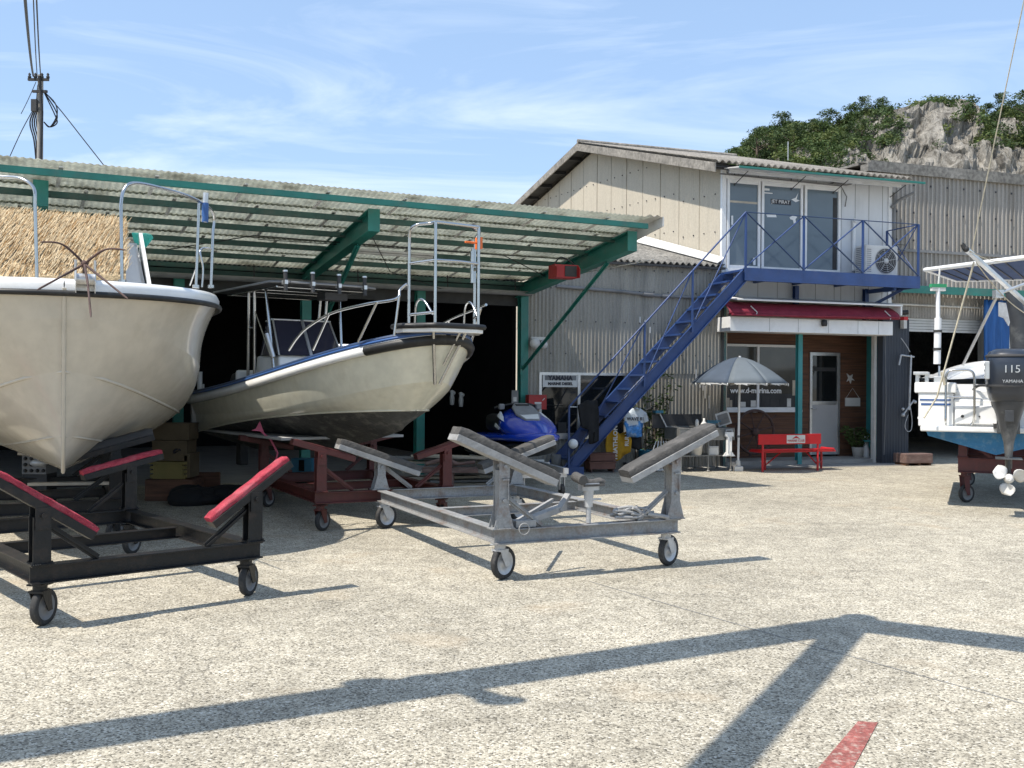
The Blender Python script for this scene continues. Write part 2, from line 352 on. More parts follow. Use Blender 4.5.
# ------------------------------------------------------------------ ground
def ground_mat():
    m=bpy.data.materials.new('aggregate_concrete'); m.use_nodes=True; nt=m.node_tree; N=nt.nodes; L=nt.links; b=N['Principled BSDF']
    tc=N.new('ShaderNodeTexCoord')
    v=N.new('ShaderNodeTexVoronoi'); v.inputs['Scale'].default_value=96; v.inputs['Randomness'].default_value=1; L.new(tc.outputs['Object'],v.inputs[0])
    sp=N.new('ShaderNodeSeparateColor'); L.new(v.outputs['Color'],sp.inputs[0])
    cr=N.new('ShaderNodeValToRGB'); L.new(sp.outputs[0],cr.inputs[0]); e=cr.color_ramp; e.interpolation='CONSTANT'
    cs=[(0,(.10,.09,.07)),(.10,(.20,.18,.14)),(.24,(.33,.30,.235)),(.44,(.43,.39,.305)),(.64,(.50,.46,.365)),(.82,(.57,.53,.43)),(.94,(.66,.62,.53))]
    e.elements[0].color=(*cs[0][1],1); e.elements[1].position=cs[1][0]; e.elements[1].color=(*cs[1][1],1)
    for p,c in cs[2:]:
        x=e.elements.new(p); x.color=(*c,1)
    # mortar between stones
    v2=N.new('ShaderNodeTexVoronoi'); v2.feature='DISTANCE_TO_EDGE'; v2.inputs['Scale'].default_value=96; L.new(tc.outputs['Object'],v2.inputs[0])
    r=N.new('ShaderNodeMapRange'); r.inputs[1].default_value=0; r.inputs[2].default_value=.12; r.inputs[3].default_value=.75; r.inputs[4].default_value=0; L.new(v2.outputs[0],r.inputs[0])
    m1=N.new('ShaderNodeMix'); m1.data_type='RGBA'; L.new(r.outputs[0],m1.inputs[0]); L.new(cr.outputs[0],m1.inputs[6]); m1.inputs[7].default_value=(.31,.28,.22,1)
    # patches & stains
    n1=N.new('ShaderNodeTexNoise'); n1.inputs['Scale'].default_value=.45; n1.inputs['Detail'].default_value=8; n1.inputs['Roughness'].default_value=.62; L.new(tc.outputs['Object'],n1.inputs[0])
    r1=N.new('ShaderNodeMapRange'); r1.inputs[1].default_value=.3; r1.inputs[2].default_value=.7; r1.inputs[3].default_value=.76; r1.inputs[4].default_value=1.2; L.new(n1.outputs[0],r1.inputs[0])
    m2=N.new('ShaderNodeMix'); m2.data_type='RGBA'; m2.blend_type='MULTIPLY'; m2.inputs[0].default_value=1; L.new(m1.outputs[2],m2.inputs[6]); L.new(r1.outputs[0],m2.inputs[7])
    n2=N.new('ShaderNodeTexNoise'); n2.inputs['Scale'].default_value=5; n2.inputs['Detail'].default_value=6; n2.inputs['Roughness'].default_value=.7; L.new(tc.outputs['Object'],n2.inputs[0])
    r2=N.new('ShaderNodeMapRange'); r2.inputs[1].default_value=.35; r2.inputs[2].default_value=.65; r2.inputs[3].default_value=.80; r2.inputs[4].default_value=1.15; L.new(n2.outputs[0],r2.inputs[0])
    m3=N.new('ShaderNodeMix'); m3.data_type='RGBA'; m3.blend_type='MULTIPLY'; m3.inputs[0].default_value=1; L.new(m2.outputs[2],m3.inputs[6]); L.new(r2.outputs[0],m3.inputs[7])
    n3=N.new('ShaderNodeTexNoise'); n3.inputs['Scale'].default_value=1.1; n3.inputs['Detail'].default_value=7; L.new(tc.outputs['Object'],n3.inputs[0])
    r3=N.new('ShaderNodeMapRange'); r3.inputs[1].default_value=.6; r3.inputs[2].default_value=.78; r3.inputs[4].default_value=.6; L.new(n3.outputs[0],r3.inputs[0])
    m4=N.new('ShaderNodeMix'); m4.data_type='RGBA'; L.new(r3.outputs[0],m4.inputs[0]); L.new(m3.outputs[2],m4.inputs[6]); m4.inputs[7].default_value=(.42,.33,.22,1)
    # worn darker traffic patches and thin wandering cracks
    n5=N.new('ShaderNodeTexNoise'); n5.inputs['Scale'].default_value=2.6; n5.inputs['Detail'].default_value=9; n5.inputs['Roughness'].default_value=.75; L.new(tc.outputs['Object'],n5.inputs[0])
    r5=N.new('ShaderNodeMapRange'); r5.inputs[1].default_value=.60; r5.inputs[2].default_value=.72; r5.inputs[4].default_value=.45; L.new(n5.outputs[0],r5.inputs[0])
    m5=N.new('ShaderNodeMix'); m5.data_type='RGBA'; L.new(r5.outputs[0],m5.inputs[0]); L.new(m4.outputs[2],m5.inputs[6]); m5.inputs[7].default_value=(.20,.18,.145,1)
    nd=N.new('ShaderNodeTexNoise'); nd.inputs['Scale'].default_value=1.3; nd.inputs['Detail'].default_value=4; L.new(tc.outputs['Object'],nd.inputs[0])
    va=N.new('ShaderNodeVectorMath'); va.operation='ADD'; L.new(tc.outputs['Object'],va.inputs[0]); L.new(nd.outputs['Color'],va.inputs[1])
    vc=N.new('ShaderNodeTexVoronoi'); vc.feature='DISTANCE_TO_EDGE'; vc.inputs['Scale'].default_value=.22; L.new(va.outputs[0],vc.inputs[0])
    rc_=N.new('ShaderNodeMapRange'); rc_.inputs[1].default_value=0; rc_.inputs[2].default_value=.0022; rc_.inputs[3].default_value=.55; rc_.inputs[4].default_value=0; L.new(vc.outputs[0],rc_.inputs[0])
    m6=N.new('ShaderNodeMix'); m6.data_type='RGBA'; L.new(rc_.outputs[0],m6.inputs[0]); L.new(m5.outputs[2],m6.inputs[6]); m6.inputs[7].default_value=(.10,.09,.075,1)
    L.new(m6.outputs[2],b.inputs['Base Color']); b.inputs['Roughness'].default_value=.85; b.inputs['Specular IOR Level'].default_value=.3
    bp=N.new('ShaderNodeBump'); bp.inputs['Strength'].default_value=.5; bp.inputs['Distance'].default_value=.006; L.new(v2.outputs[0],bp.inputs['Height']); L.new(bp.outputs[0],b.inputs['Normal'])
    return m
M['ground']=ground_mat()
mb=MB(); mb.poly([(-700,-300,0),(700,-300,0),(700,900,0),(-700,900,0)]); tag(mb.build('ground','ground'),kind='structure')
# slab joints: shallow dark seams
mb=MB()
for p,q in ((G(590,582),G(800,643)),(G(800,643),G(1300,780))):
    p.z=q.z=.004; mb.bar(p,q,.004,.002)
tag(mb.build('slab_joint','mid_grey'),kind='structure')
mb=MB(); a=G(858,722);b=G(878,723);c=G(842,790);d=G(800,790)
mb.poly([(p.x,p.y,.004) for p in (d,c,b,a)]); tag(mb.build('painted_line','red_line'),kind='structure')
# smoother concrete apron along the building fronts
mb=MB(); mb.poly([tuple(S.pt(a,o,.006)) for a,o in ((-4.2,.75),(4.4,.75),(4.4,-1.0),(-4.2,-1.0))]); tag(mb.build('apron','concrete'),kind='structure')
mb=MB(); mb.poly([tuple(C.pt(a,o,.005)) for a,o in ((-17,.3),(0,.3),(0,-9),(-17,-9))]); tag(mb.build('shed_floor','concrete'),kind='structure')

# ------------------------------------------------------------------ cradles
def caster(root, x, y, yaw, pm, r=.125, top=.29, hub='galv'):
    T=Matrix.Translation((x,y,0))@Matrix.Rotation(yaw,4,'Z')
    f=MB(T)
    f.box(-.06,.06,-.055,.055,top-.012,top); f.cyl((0,0,top-.045),(0,0,top-.012),.045,14)
    f.box(-.05,.05,-.05,.05,top-.06,top-.045)
    for sd in(-1,1):
        y0=sd*.043
        f.poly([(-.045,y0,top-.05),(.045,y0,top-.05),(.055,y0,r+.03),(.065,y0,r-.02),(.02,y0,r-.025),(-.02,y0,r+.05)],.006,(0,sd,0))
    c=f.build('caster',pm,root)
    wb=MB(T@Matrix.Translation((.04,0,r))@Matrix.Rotation(R(90),4,'X'))
    wb.lathe([(r*.72,-.022),(r*.95,-.024),(r,-.012),(r,.012),(r*.95,.024),(r*.72,.022)],24); wb.m=1
    wb.lathe([(0,-.012),(r*.2,-.03),(r*.25,-.012),(r*.55,-.008),(r*.72,-.022)],24); wb.lathe([(0,.012),(r*.2,.03),(r*.25,.012),(r*.55,.008),(r*.72,.022)],24)
    wb.build('wheel',['tyre',hub],c)
def cradle(label, loc, rz, w, l, zt, mats, front, rear, group, wheel=(.125,.29), roller=None, padw=.10, padh=.09, flare=False, beam=.12):
    """mats: frame, pad top, pad under; front/rear = (outer s offset, z outer, inner s offset, z inner)"""
    fm,pt_,pu=mats
    t=thing('boat_cradle',label,'boat cradle',loc,rz,group)
    f=MB(); h=beam; zc=zt-h/2
    for y in (0,l): f.hbeam((-.06,y,zc),(w+.06,y,zc),.10,h,.010)
    for x in (0,w): f.hbeam((x,.05,zc-.001),(x,l-.05,zc-.001),.10,h-.002,.010)
    f.hbeam((.05,l*.52,zc-.012),(w-.05,l*.52,zc-.012),.08,h-.03,.008)
    f.build('frame',fm,t,bevel=.002)
    for (y,spec) in ((0,front),(l,rear)):
        for sd in (0,1):
            so,zo,si,zi=spec
            X=lambda a: a if sd==0 else w-a
            # pad axis from outer high to inner low; point above post
            po=Vector((X(so),y,zo)); pi_=Vector((X(si),y,zi)); d=(pi_-po).normalized(); nrm=Vector((0,1,0)).cross(d)
            if nrm.z<0: nrm=-nrm
            zp=zo+(zi-zo)*(0-so)/(si-so)   # top-of-pad height over post
            zb=zp-padh-.05
            b=MB()
            if flare:
                b.poly([(X(0)-.09,y-.05,zt),(X(0)+.09,y-.05,zt),(X(0)+.045,y-.05,zt+.16),(X(0)+.04,y-.05,zb),(X(0)-.04,y-.05,zb),(X(0)-.045,y-.05,zt+.16)],.008,(0,-1,0))
                b.poly([(X(0)-.09,y+.05,zt),(X(0)+.09,y+.05,zt),(X(0)+.045,y+.05,zt+.16),(X(0)+.04,y+.05,zb),(X(0)-.04,y+.05,zb),(X(0)-.045,y+.05,zt+.16)],.008,(0,1,0))
                b.box(X(0)-.034,X(0)+.034,y-.049,y+.049,zt,zb-.02)
                b.box(X(0)-.1,X(0)+.1,y-.06,y+.06,zt+.001,zt+.012)
            else:
                b.hbeam((X(0),y,zt),(X(0),y,zb),.11,.10,.010,up=(0,1,0))
                b.box(X(0)-.07,X(0)+.07,y-.065,y+.065,zt+.001,zt+.012)
            b.box(X(0)-.045,X(0)+.045,y-.066,y-.058,zb-.08,zb+.06); b.box(X(0)-.045,X(0)+.045,y+.058,y+.066,zb-.08,zb+.06)
            b.cyl((X(0),y-.085,zb+.01),(X(0),y+.085,zb+.01),.016,8)
            for bx in (-.055,.055):
                for by in (-.05,.05): b.cyl((X(0)+bx,y+by,zt+.012),(X(0)+bx,y+by,zt+.024),.011,6)
            for k in range(9): b.sphere((X(0)-.055+.0137*k,y-.067,zt+.008),.006,(1,1,.7),4)
            if y==0 and flare:
                b.cyl((X(0)+.03,y-.072,zb-.25),(X(0)+.03,y-.072,zb-.09),.007,6); b.cyl((X(0)+.0,y-.08,zb-.26),(X(0)+.0,y-.058,zb-.26),.016,8); b.box(X(0)-.02,X(0)+.035,y-.082,y-.066,zb-.10,zb-.085)
            b.build('post',fm,t,bevel=.0015)
            br=MB(); yy=.38 if y==0 else -.38
            sx=1 if sd==0 else -1
            br.bar((X(0)+sx*.055,y,zt+.24),(X(0)+sx*.36,y,zt+.005),.045,.012,up=(0,1,0)); br.bar((X(0)+sx*.055,y,zt+.24),(X(0)+sx*.36,y,zt+.005),.010,.045,up=(0,1,0))
            br.build('brace',fm,t)
            p=MB(); e=Vector((0,1,0))
            pr=[(-padw/2-.01,-padh),(padw/2+.01,-padh),(padw/2+.01,-padh+.055),(-padw/2-.01,-padh+.055)]
            p.extr(pr,po,pi_,nrm)
            q=p.build('pad',pu,t,bevel=.003)
            c=MB(); k=7; P=[]
            sec=[(-padw/2,-padh+.056),(-padw/2-.004,-.006),(-padw/2+.006,0),(0,.002),(padw/2-.006,0),(padw/2+.004,-.006),(padw/2,-padh+.056)]
            rr=random.Random(hash((round(po.x,2),round(po.y,2)))&255)
            xx=d.cross(nrm)
            n=14
            for i in range(n+1):
                b0=po+(pi_-po)*(i/n); ends=.008 if i in(0,n) else 0
                P.append([b0+xx*(a)+nrm*(bb-ends+rr.uniform(-.004,.004)) for a,bb in sec])
            c.grid(P,True)
            c.add(P[0],[tuple(range(k))],False); c.add(P[-1],[tuple(range(k))[::-1]],False)
            c.build('pad_cover',pt_,q)
    for x,y in ((0.02,.06),(w-.02,.06),(.02,l-.06),(w-.02,l-.06)):
        caster(t,x,y,R(random.uniform(34,52)) if not flare else R(random.uniform(20,30)),fm if not flare else 'galv',*wheel,hub='galv' if flare else 'mid_grey')
    return t
BC=Fr(-3.0,6.37,41.4)
g1=cradle('black steel boat cradle with red carpet pads, in front of the largest boat',(BC.x,BC.y,0),BC.a,1.47,2.42,.41,('black_paint','carpet','black_paint'),
  (-.25,1.03,.36,.62),(-.28,.95,.43,.79),'wheeled boat cradles',wheel=(.12,.28),padh=.095)
GC=Fr(-.08,8.0,25)
g2=cradle('empty light grey steel boat cradle with dark rubber pads and large casters',(GC.x,GC.y,0),GC.a,1.63,3.2,.42,('grey_paint','rubber_grey','pad_under'),
  (-.38,1.25,.5,.86),(-.45,.99,.46,.67),'wheeled boat cradles',wheel=(.135,.295),flare=True,padw=.17,padh=.12)
# keel stand, lever and loose straps of the grey cradle
b=MB(); b.cyl((.80,.0,.43),(.80,.0,.56),.022,10); b.cyl((.80,0,.56),(.80,0,.72),.035,10,.045); b.box(.72,.88,-.04,.04,.70,.76); b.cyl((.70,0,.62),(.92,0,.62),.009,6); b.m=1
b.tube(smooth([(.70,0,.80),(.74,0,.785),(.79,0,.765),(.85,0,.76),(.90,0,.77),(.94,0,.755)],4),.032,8); b.tube([(.71,-.07,.79),(.71,.07,.81)],.042,10); b.box(.73,.92,-.06,.06,.735,.752)
b.build('keel_stand',['galv','rubber_grey'],g2)
b=MB(); b.bar((.18,.02,.45),(.62,.10,.56),.09,.05); b.bar((.55,.06,.53),(.66,.10,.66),.06,.03); b.bar((.16,.12,.44),(.60,.26,.60),.03,.03); b.bar((.30,.22,.44),(.9,1.1,.43),.03,.02); b.box(.12,.3,-.03,.08,.425,.48)
b.tube([Vector((.17,-.075,.42))+Vector((math.cos(a)*.045,0,math.sin(a)*.045)) for a in [i*math.pi/8 for i in range(16)]],.006,6,closed=True)
b.build('latch_lever','pad_under',g2,bevel=.003)
b=MB(); rr=random.Random(4)
b2_=Vector((1.02,.02,.45))
for k in range(9):
    pts=[b2_+Vector((rr.uniform(0,.42),rr.uniform(-.05,.07),rr.uniform(.0,.09))) for _ in range(5)]
    b.tube(smooth(pts,4),.013,5)
b.tube(smooth([(1.38,.0,.47),(1.47,-.03,.46),(1.56,-.05,.44)],4),.02,6)
o=b.build('strap_bundle',['pad_under'],None); o.location=(GC.x,GC.y,0); o.rotation_euler=(0,0,GC.a)
tag(o,'tangled grey straps lying on the front rail of the empty grey cradle','strap bundle')
# red oxide cradle under the centre console boat, aligned with the boat
BB=Fr(-.67,10.3,-54)
P0=G(320,532)
g3=cradle('dark red boat cradle under the white centre console boat with the canopy behind',(P0.x,P0.y,0),R(28),1.45,2.4,.42,('red_oxide','red_oxide','red_oxide'),
  (-.30,1.0,.38,.80),(-.30,.92,.38,.78),'wheeled boat cradles',wheel=(.11,.28),padh=.07)
# further dark supports
g4=cradle('black boat cradle carrying the largest boat, half hidden under its hull',(-5.35,8.9,0),R(24),1.7,2.6,.45,('black_paint','dark_grey','black_paint'),
  (-.32,1.13,.42,.93),(-.32,1.1,.42,.9),'wheeled boat cradles',wheel=(.12,.30),padh=.12,padw=.16)
# ------------------------------------------------------------------ hull lofting
def mkrow(X,B,p,q,zf,x0=0.0,taper=.0):
    def f(u):
        y=B*(1-taper*(1-u)**2)*max(0,(1-u**p))**q
        return Vector((x0+(X-x0)*u,y,zf(u)))
    return f
def hull_grid(rows,bulge,n=40,sub=4):
    """returns list of columns (one per station) from keel to sheer"""
    cols=[]
    for i in range(n+1):
        t=i/n; u=1-(1-t)**1.7    # denser near the bow
        R_=[r(u) for r in rows]; col=[]
        for k in range(len(rows)-1):
            a,b=R_[k],R_[k+1]
            for j in range(sub):
                s=j/sub; p=a.lerp(b,s)
                bb=bulge[k]*4*s*(1-s)*(min(1,(1-u)*6))
                dv=(b-a); nn=Vector((0,dv.z,-dv.y))
                if nn.length>1e-6: p=p+nn.normalized()*bb
                col.append(p)
        col.append(R_[-1]); cols.append(col)
    return cols
def add_hull(mb,rows,bulge,split,n=40,sub=4,trans=True):
    """split: number of strips painted with material slot 1 (bottom)"""
    cols=hull_grid(rows,bulge,n,sub)
    m=len(cols[0])
    for sd in (1,-1):
        for k in range(len(rows)-1):
            a=k*sub; b=(k+1)*sub
            P=[[Vector((p.x,p.y*sd,p.z)) for p in c[a:b+1]] for c in cols]
            mb.m=1 if k<split else 0
            mb.grid(P,True,flip=(sd==1))
    if trans:
        c0=cols[0]; mb.m=0
        L_=[Vector((p.x,p.y,p.z)) for p in c0]; Rr=[Vector((p.x,-p.y,p.z)) for p in c0]
        ks=split*sub
        if split:
            mb.m=1; mb.add(L_[:ks+1]+Rr[:ks+1][::-1],[tuple(range(2*ks+2))],False); mb.m=0
        mb.add(L_[ks:]+Rr[ks:][::-1],[tuple(range(2*(m-ks)))],False)
    return cols
def sheer_line(row,n=40,off=0,dz=0,sides=True):
    pts=[]
    for i in range(n+1):
        t=i/n; u=1-(1-t)**1.7; p=row(u); pts.append(Vector((p.x+off*.4*u,p.y+off if p.y>.02 else p.y,p.z+dz)))
    return pts+[Vector((p.x,-p.y,p.z)) for p in pts[::-1][1:]]
def strip_mb(mb,line,w0,w1,z0,z1):
    pass

# ------------------------------------------------------------------ boat 1 (bow towards the camera)
L1=7.2; HA=R(-66)
bow=Vector((-3.70,8.25,0)); hd=Vector((math.cos(HA),math.sin(HA),0)); st=bow-hd*L1
b1=thing('motor_boat','large cream motor boat seen bow on, straw mat over its foredeck','boat',(st.x,st.y,0),HA,'boats laid up on cradles')
zs=2.37
keel=mkrow(L1-.62,0,2,1,lambda u:.62+.14*u**3+ .10*max(0,u-.8)**1.0)
str1=mkrow(L1-.50,.80,3.0,.72,lambda u:.84+.14*u**2+.12*u**6)
chine=mkrow(L1-.30,1.30,4.2,.62,lambda u:1.16+.08*u+.42*u**6)
knuck=mkrow(L1-.10,1.43,6.0,.52,lambda u:1.66+.04*u+.40*u**6)
sheer=mkrow(L1-.02,1.52,9.5,.47,lambda u:zs-.02+.10*(1-u))
rows=[keel,str1,chine,knuck,sheer]
mb=MB(); add_hull(mb,rows,[.02,.03,.05,-.045],0,56,6); h1=mb.build('hull',['gel_cream'],b1)
me=h1.data
# strakes: thin raised lines along the bottom
mb=MB()
for row,k in ((str1,.012),(chine,.016)):
    for sd in (1,-1):
        mb.tube([Vector((p.x,p.y*sd,p.z)) for p in [row(u/40) for u in range(41)]],k,6)
mb.build('strake','gel_cream',b1)
mb=MB(); mb.tube([keel(u/30)+Vector((0,0,-.005)) for u in range(31)]+[p for p in [rows[k](1) for k in range(1,5)]],.018,6); mb.build('keel_band','gel_cream',b1)
# rub rail
ln=sheer_line(sheer,50,.008,-.045)
mb=MB(); mb.tube(ln,.025,8); mb.build('rub_rail','rubber_black',b1)
# gunwale lip + deck
def deck_from(mb,row,n,inset,z0,z1,u0=0.0):
    """raised lip band and cambered deck"""
    L_=[];
    for i in range(n+1):
        t=i/n; u=u0+(1-u0)*(1-(1-t)**1.7); p=row(u); L_.append(p)
    rails=[]
    for (o,z) in inset:
        rails.append([Vector((p.x-o*1.0*(p.x/row(1).x)**6, max(p.y-o,0),p.z+z)) for p in L_])
    for sd in (1,-1):
        P=[[Vector((r[i].x,r[i].y*sd,r[i].z)) for r in rails] for i in range(n+1)]
        mb.grid(P,True,flip=(sd==-1))
    last=rails[-1]
    P=[[Vector((q.x,q.y*(1-2*j/8),q.z+.03*(1-(1-2*j/8)**2)*min(1,q.y))) for j in range(9)] for q in last]
    mb.grid(P,True,flip=True)
mb=MB(); deck_from(mb,sheer,50,[(0,-.03),(-.005,.03),(.02,.075),(.09,.085),(.13,.055)],0,0)
mb.build('deck','gel_white',b1)
# bow roller with anchor
mb=MB(T=Matrix.Translation((L1-.15,.16,zs+.05)))
for sd in(-1,1):
    mb.poly([(-.25,sd*.07,0),(.28,sd*.07,-.12),(.30,sd*.07,-.02),(.22,sd*.07,.07),(-.1,sd*.07,.12),(-.25,sd*.07,.10)],.006,(0,sd,0))
    mb.tube([(.10,sd*.075,-.10),(.12,sd*.075,.17)],.010,6)
mb.cyl((.18,-.07,.0),(.18,.07,.0),.05,12); mb.cyl((.05,-.07,-.09),(.05,.07,-.09),.02,10); mb.box(-.3,.2,-.065,.065,-.04,-.02)
mb.build('bow_roller','alu',b1)
AW=root_M(b1)@Vector((L1+.12,.15,zs+.17))
mb=MB(); c=AW
tines=[(37,262,-.05),(40,240,.25),(128,247,.25),(128,298,-.1),(91,318,-.12),(37,290,-.05)]
vd=-hd; rt=Vector((-vd.y,vd.x,0))*-1
def tine(end,k=5,up=.06):
    e=Vector(end); m_=c.lerp(e,.5)+Vector((0,0,up)); mb.tube(smooth([c,m_,e],6),.008,6,rs=[.010]*6+[.008]*6+[.004])
tine(DP(40,242,8.0),up=.07); tine(DP(126,250,8.05),up=.06); tine(DP(37,290,7.75),up=.0); tine(DP(128,299,7.8),up=.0); tine(DP(91,317,7.6),up=.05)

mb.sphere(tuple(c),.03); mb.tube([c,c-hd*.35+Vector((0,0,-.1))],.012,6)
tag(mb.build('grapnel_anchor','rusty',None,w=True,loc=tuple(AW)),'rusty folding grapnel anchor with thin curved tines in the bow roller','anchor')
# bow rails: two hoops
def rail_pt(px,py,dist): # on plane perpendicular to heading 'dist' aft of bow
    q=bow-hd*dist; r=ray(px,py); t=(q.x*hd.x+q.y*hd.y)/(r.x*hd.x+r.y*hd.y); p=r*t; return Vector((p.x,p.y,H+p.z))
mb=MB()
pa=rail_pt(37,279,.35); pb=rail_pt(35,205,.35); pc=rail_pt(24,180,.4); pd=rail_pt(-30,178,.7); pe=rail_pt(-90,190,1.3)
mb.tube([pa]+smooth([pb,rail_pt(34,189,.35),pc,rail_pt(8,177,.5),pd,pe],6),.0155,8)
mb.tube([pe,pe-Vector((0,0,.85))],.0155,8)
mb.build('bow_rail','stain',b1,w=True)
mb=MB()
q0=rail_pt(122,282,.35)
mb.tube([q0]+smooth([rail_pt(121,205,.35),rail_pt(124,190,.37),rail_pt(135,183,.45),rail_pt(165,189,.85),rail_pt(190,197,1.2),rail_pt(208,207,1.6),rail_pt(214,217,1.75),rail_pt(213,232,1.75)],6)+[rail_pt(211,287,1.75)],.0155,8)
mb.tube([rail_pt(199,203,1.35),rail_pt(196,287,1.35)],.0155,8)
mb.tube(smooth([rail_pt(212,249,1.75),rail_pt(204,248,1.7),rail_pt(200,252,1.6),rail_pt(203,268,1.6),rail_pt(202,287,1.6)],4),.011,8)
mb.tube([rail_pt(198,262,1.4),rail_pt(190,285,1.9)],.009,6)
for p in (q0,rail_pt(196,287,1.35),rail_pt(211,287,1.75)): mb.cyl(p-Vector((0,0,.01)),p+Vector((0,0,.02)),.035,12)
mb.build('bow_rail','stain',b1,w=True)
mb=MB(); a=rail_pt(206,193,1.45); b=rail_pt(204,222,1.45)
mb.tube([a,b],.028,10); mb.m=1; mb.tube([a.lerp(b,.35),a.lerp(b,1.0)+Vector((0.01,0,0))],.034,10); mb.build('rod_holder',['alu','blue_trim'],b1,w=True)
# cabin with windscreen
cb=MB()
def loc(x,y,z): return Vector((x,y,z))
X0,X1=L1-3.7,L1-2.0
prof=[(X1,zs+.06),(X1-.62,zs+.72),(X0,zs+.78),(X0,zs+.06)]
for sd in (1,-1): cb.poly([(x,sd*(.80-.12*(z-zs)),z) for x,z in prof][::sd],.03,(0,-sd,0))
cb.poly([(X0,.70,zs+.78),(X1-.62,.70,zs+.72),(X1-.62,-.70,zs+.72),(X0,-.70,zs+.78)],.03,(0,0,-1))
cb.poly([(X1,.78,zs+.06),(X1,-.78,zs+.06),(X1-.62,-.71,zs+.72),(X1-.62,.71,zs+.72)],.02,(-1,0,0))
cb.build('cabin','gel_white',b1)
fr=MB()
for y in (-.82,.80):
    k=1 if y>0 else -1
    fr.bar((X1+.12,y*1.02,zs+.07),(X1-.50,y*.93,zs+.80),.05,.035,up=(0,1,0)); fr.bar((X1-.50,y*.93,zs+.80),(X1-.95,y*.98,zs+.08),.045,.03,up=(0,1,0))
fr.build('windscreen_frame','gel_white',b1)
gl=MB()
for y in (-.81,.79): gl.poly([(X1+.05,y*1.01,zs+.1),(X1-.48,y*.93,zs+.74),(X1-.85,y*.97,zs+.1)],.005,(0,1,0))
gl.build('side_window','glass_pale',b1)
# teal visor seen at the edge of the mat
vz=MB(); a=[rail_pt(x,y,d) for x,y,d in ((131,232,2.5),(147,233,3.0),(149,237,3.0),(141,247,2.9),(134,243,2.6))]
vz.poly(a,.10,tuple(Vector((0.2,.97,0))*1)); vz.build('visor','green_visor',b1,w=True,bevel=.01)
sb=MB(); sb.box(X1-.05,X1+.28,-.95,-.15,zs+.07,zs+.12); sb.box(X1+.02,X1+.2,-.98,-.5,zs+.12,zs+.14); sb.build('hatch','dark_grey',b1,bevel=.01)
# straw mat: draped over the cabin front; thick, uneven straw surface
smt=MB(); rr=random.Random(3)
tl=rail_pt(-40,208,2.75); tr=rail_pt(124,221,2.75); bl=rail_pt(-60,279,1.75); br_=rail_pt(126,275,1.75)
nn=(tr-tl).cross(bl-tl).normalized()
if nn.dot(hd)<0: nn=-nn
P=[];n1,n2=24,18
for j in range(n2+1):
    row=[]
    for i in range(n1+1):
        p=tl.lerp(tr,i/n1).lerp(bl.lerp(br_,i/n1),j/n2)
        bz=.05*math.sin(math.pi*j/n2)
        p=p+nn*(bz+.03*noise.noise(Vector((i*.5,j*.35,3)))+.012*noise.noise(Vector((i*2.1,j*.6,8))))
        row.append(p)
    P.append(row)
smt.grid(P,True)
P2=[[p-nn*.06 for p in r] for r in P]; smt.grid(P2,True,flip=True)
smt.grid([P[0],P2[0]],False); smt.grid([P[-1],P2[-1]],False); smt.grid([[r[0] for r in P],[r[0] for r in P2]],False); smt.grid([[r[-1] for r in P],[r[-1] for r in P2]],False)
dn=(bl-tl).normalized(); ac=(tr-tl).normalized()
for k in range(5200):
    i=rr.random(); j=rr.random()*1.02-.02
    p=tl.lerp(tr,i).lerp(bl.lerp(br_,i),j)+nn*(.05*math.sin(math.pi*min(1,max(0,j)))+rr.uniform(.004,.028))
    lg=rr.uniform(.08,.22)*(1 if j>.12 else .5); d2=(dn*-1+ac*(.28+rr.gauss(0,.10))+nn*rr.uniform(-.02,.06)).normalized()
    wv=ac*rr.uniform(.0025,.005)
    smt.m=rr.choice((0,0,1,2)); smt.add([p-wv,p+wv,p+d2*lg+wv*.4,p+d2*lg-wv*.4],[(0,1,2,3)],False)
M['straw_light']=mat('straw_light',(.60,.48,.31),.95,var=.2,vs=14,spec=.1); M['straw_brown']=mat('straw_brown',(.30,.18,.08),.95,var=.2,vs=14,spec=.1)
tag(smt.build('straw_mat',['straw','straw_light','straw_brown'],None,w=True,loc=tuple(bl)),'woven straw mat draped over the foredeck cabin of the largest boat','straw mat')

# ------------------------------------------------------------------ boat 2 (centre console)
L2=5.15; hb=R(-54); h2=Vector((math.cos(hb),math.sin(hb),0)); bow2=Vector((BB.x,BB.y,0)); st2=bow2-h2*L2
b2=thing('centre_console_boat','white centre console fishing boat with blue gunwale, bow platform and rod holder hard top','boat',(st2.x,st2.y,0),hb,'boats laid up on cradles')
# helper: centreline picks -> local (x, z)
def c2(px,py,o=0):
    s,z=BB.pick(px,py,o); return Vector((L2+s,-o,z))
def zsh(u): # sheer height
    return 1.41+.33*u+.36*u*u
keel=mkrow(L2-.92,0,2,1,lambda u:.62+.34*u**1.6+.10*u**5)
ch=mkrow(L2-.62,.86,3.6,.62,lambda u:.89+.62*u-.22*u*u,taper=.04)
mid=mkrow(L2-.25,.93,3.8,.56,lambda u:1.12+.2*u+.28*u**3,taper=.04)
shr=mkrow(L2,1.0,4.2,.52,lambda u:zsh(u)-.10,taper=.04)
shr2=mkrow(L2,1.0,4.2,.52,lambda u:zsh(u),taper=.04)
mb=MB(); add_hull(mb,[keel,ch,mid,shr,shr2],[.01,.02,.01,0],1,50,5)
mb.build('hull',['gel_pale','antifoul'],b2)
mb=MB()
for sd in(1,-1): mb.tube([Vector((p.x,(p.y+.006)*sd,p.z)) for p in [ch(u/40) for u in range(41)]],.012,6)
mb.build('strake','gel_pale',b2)
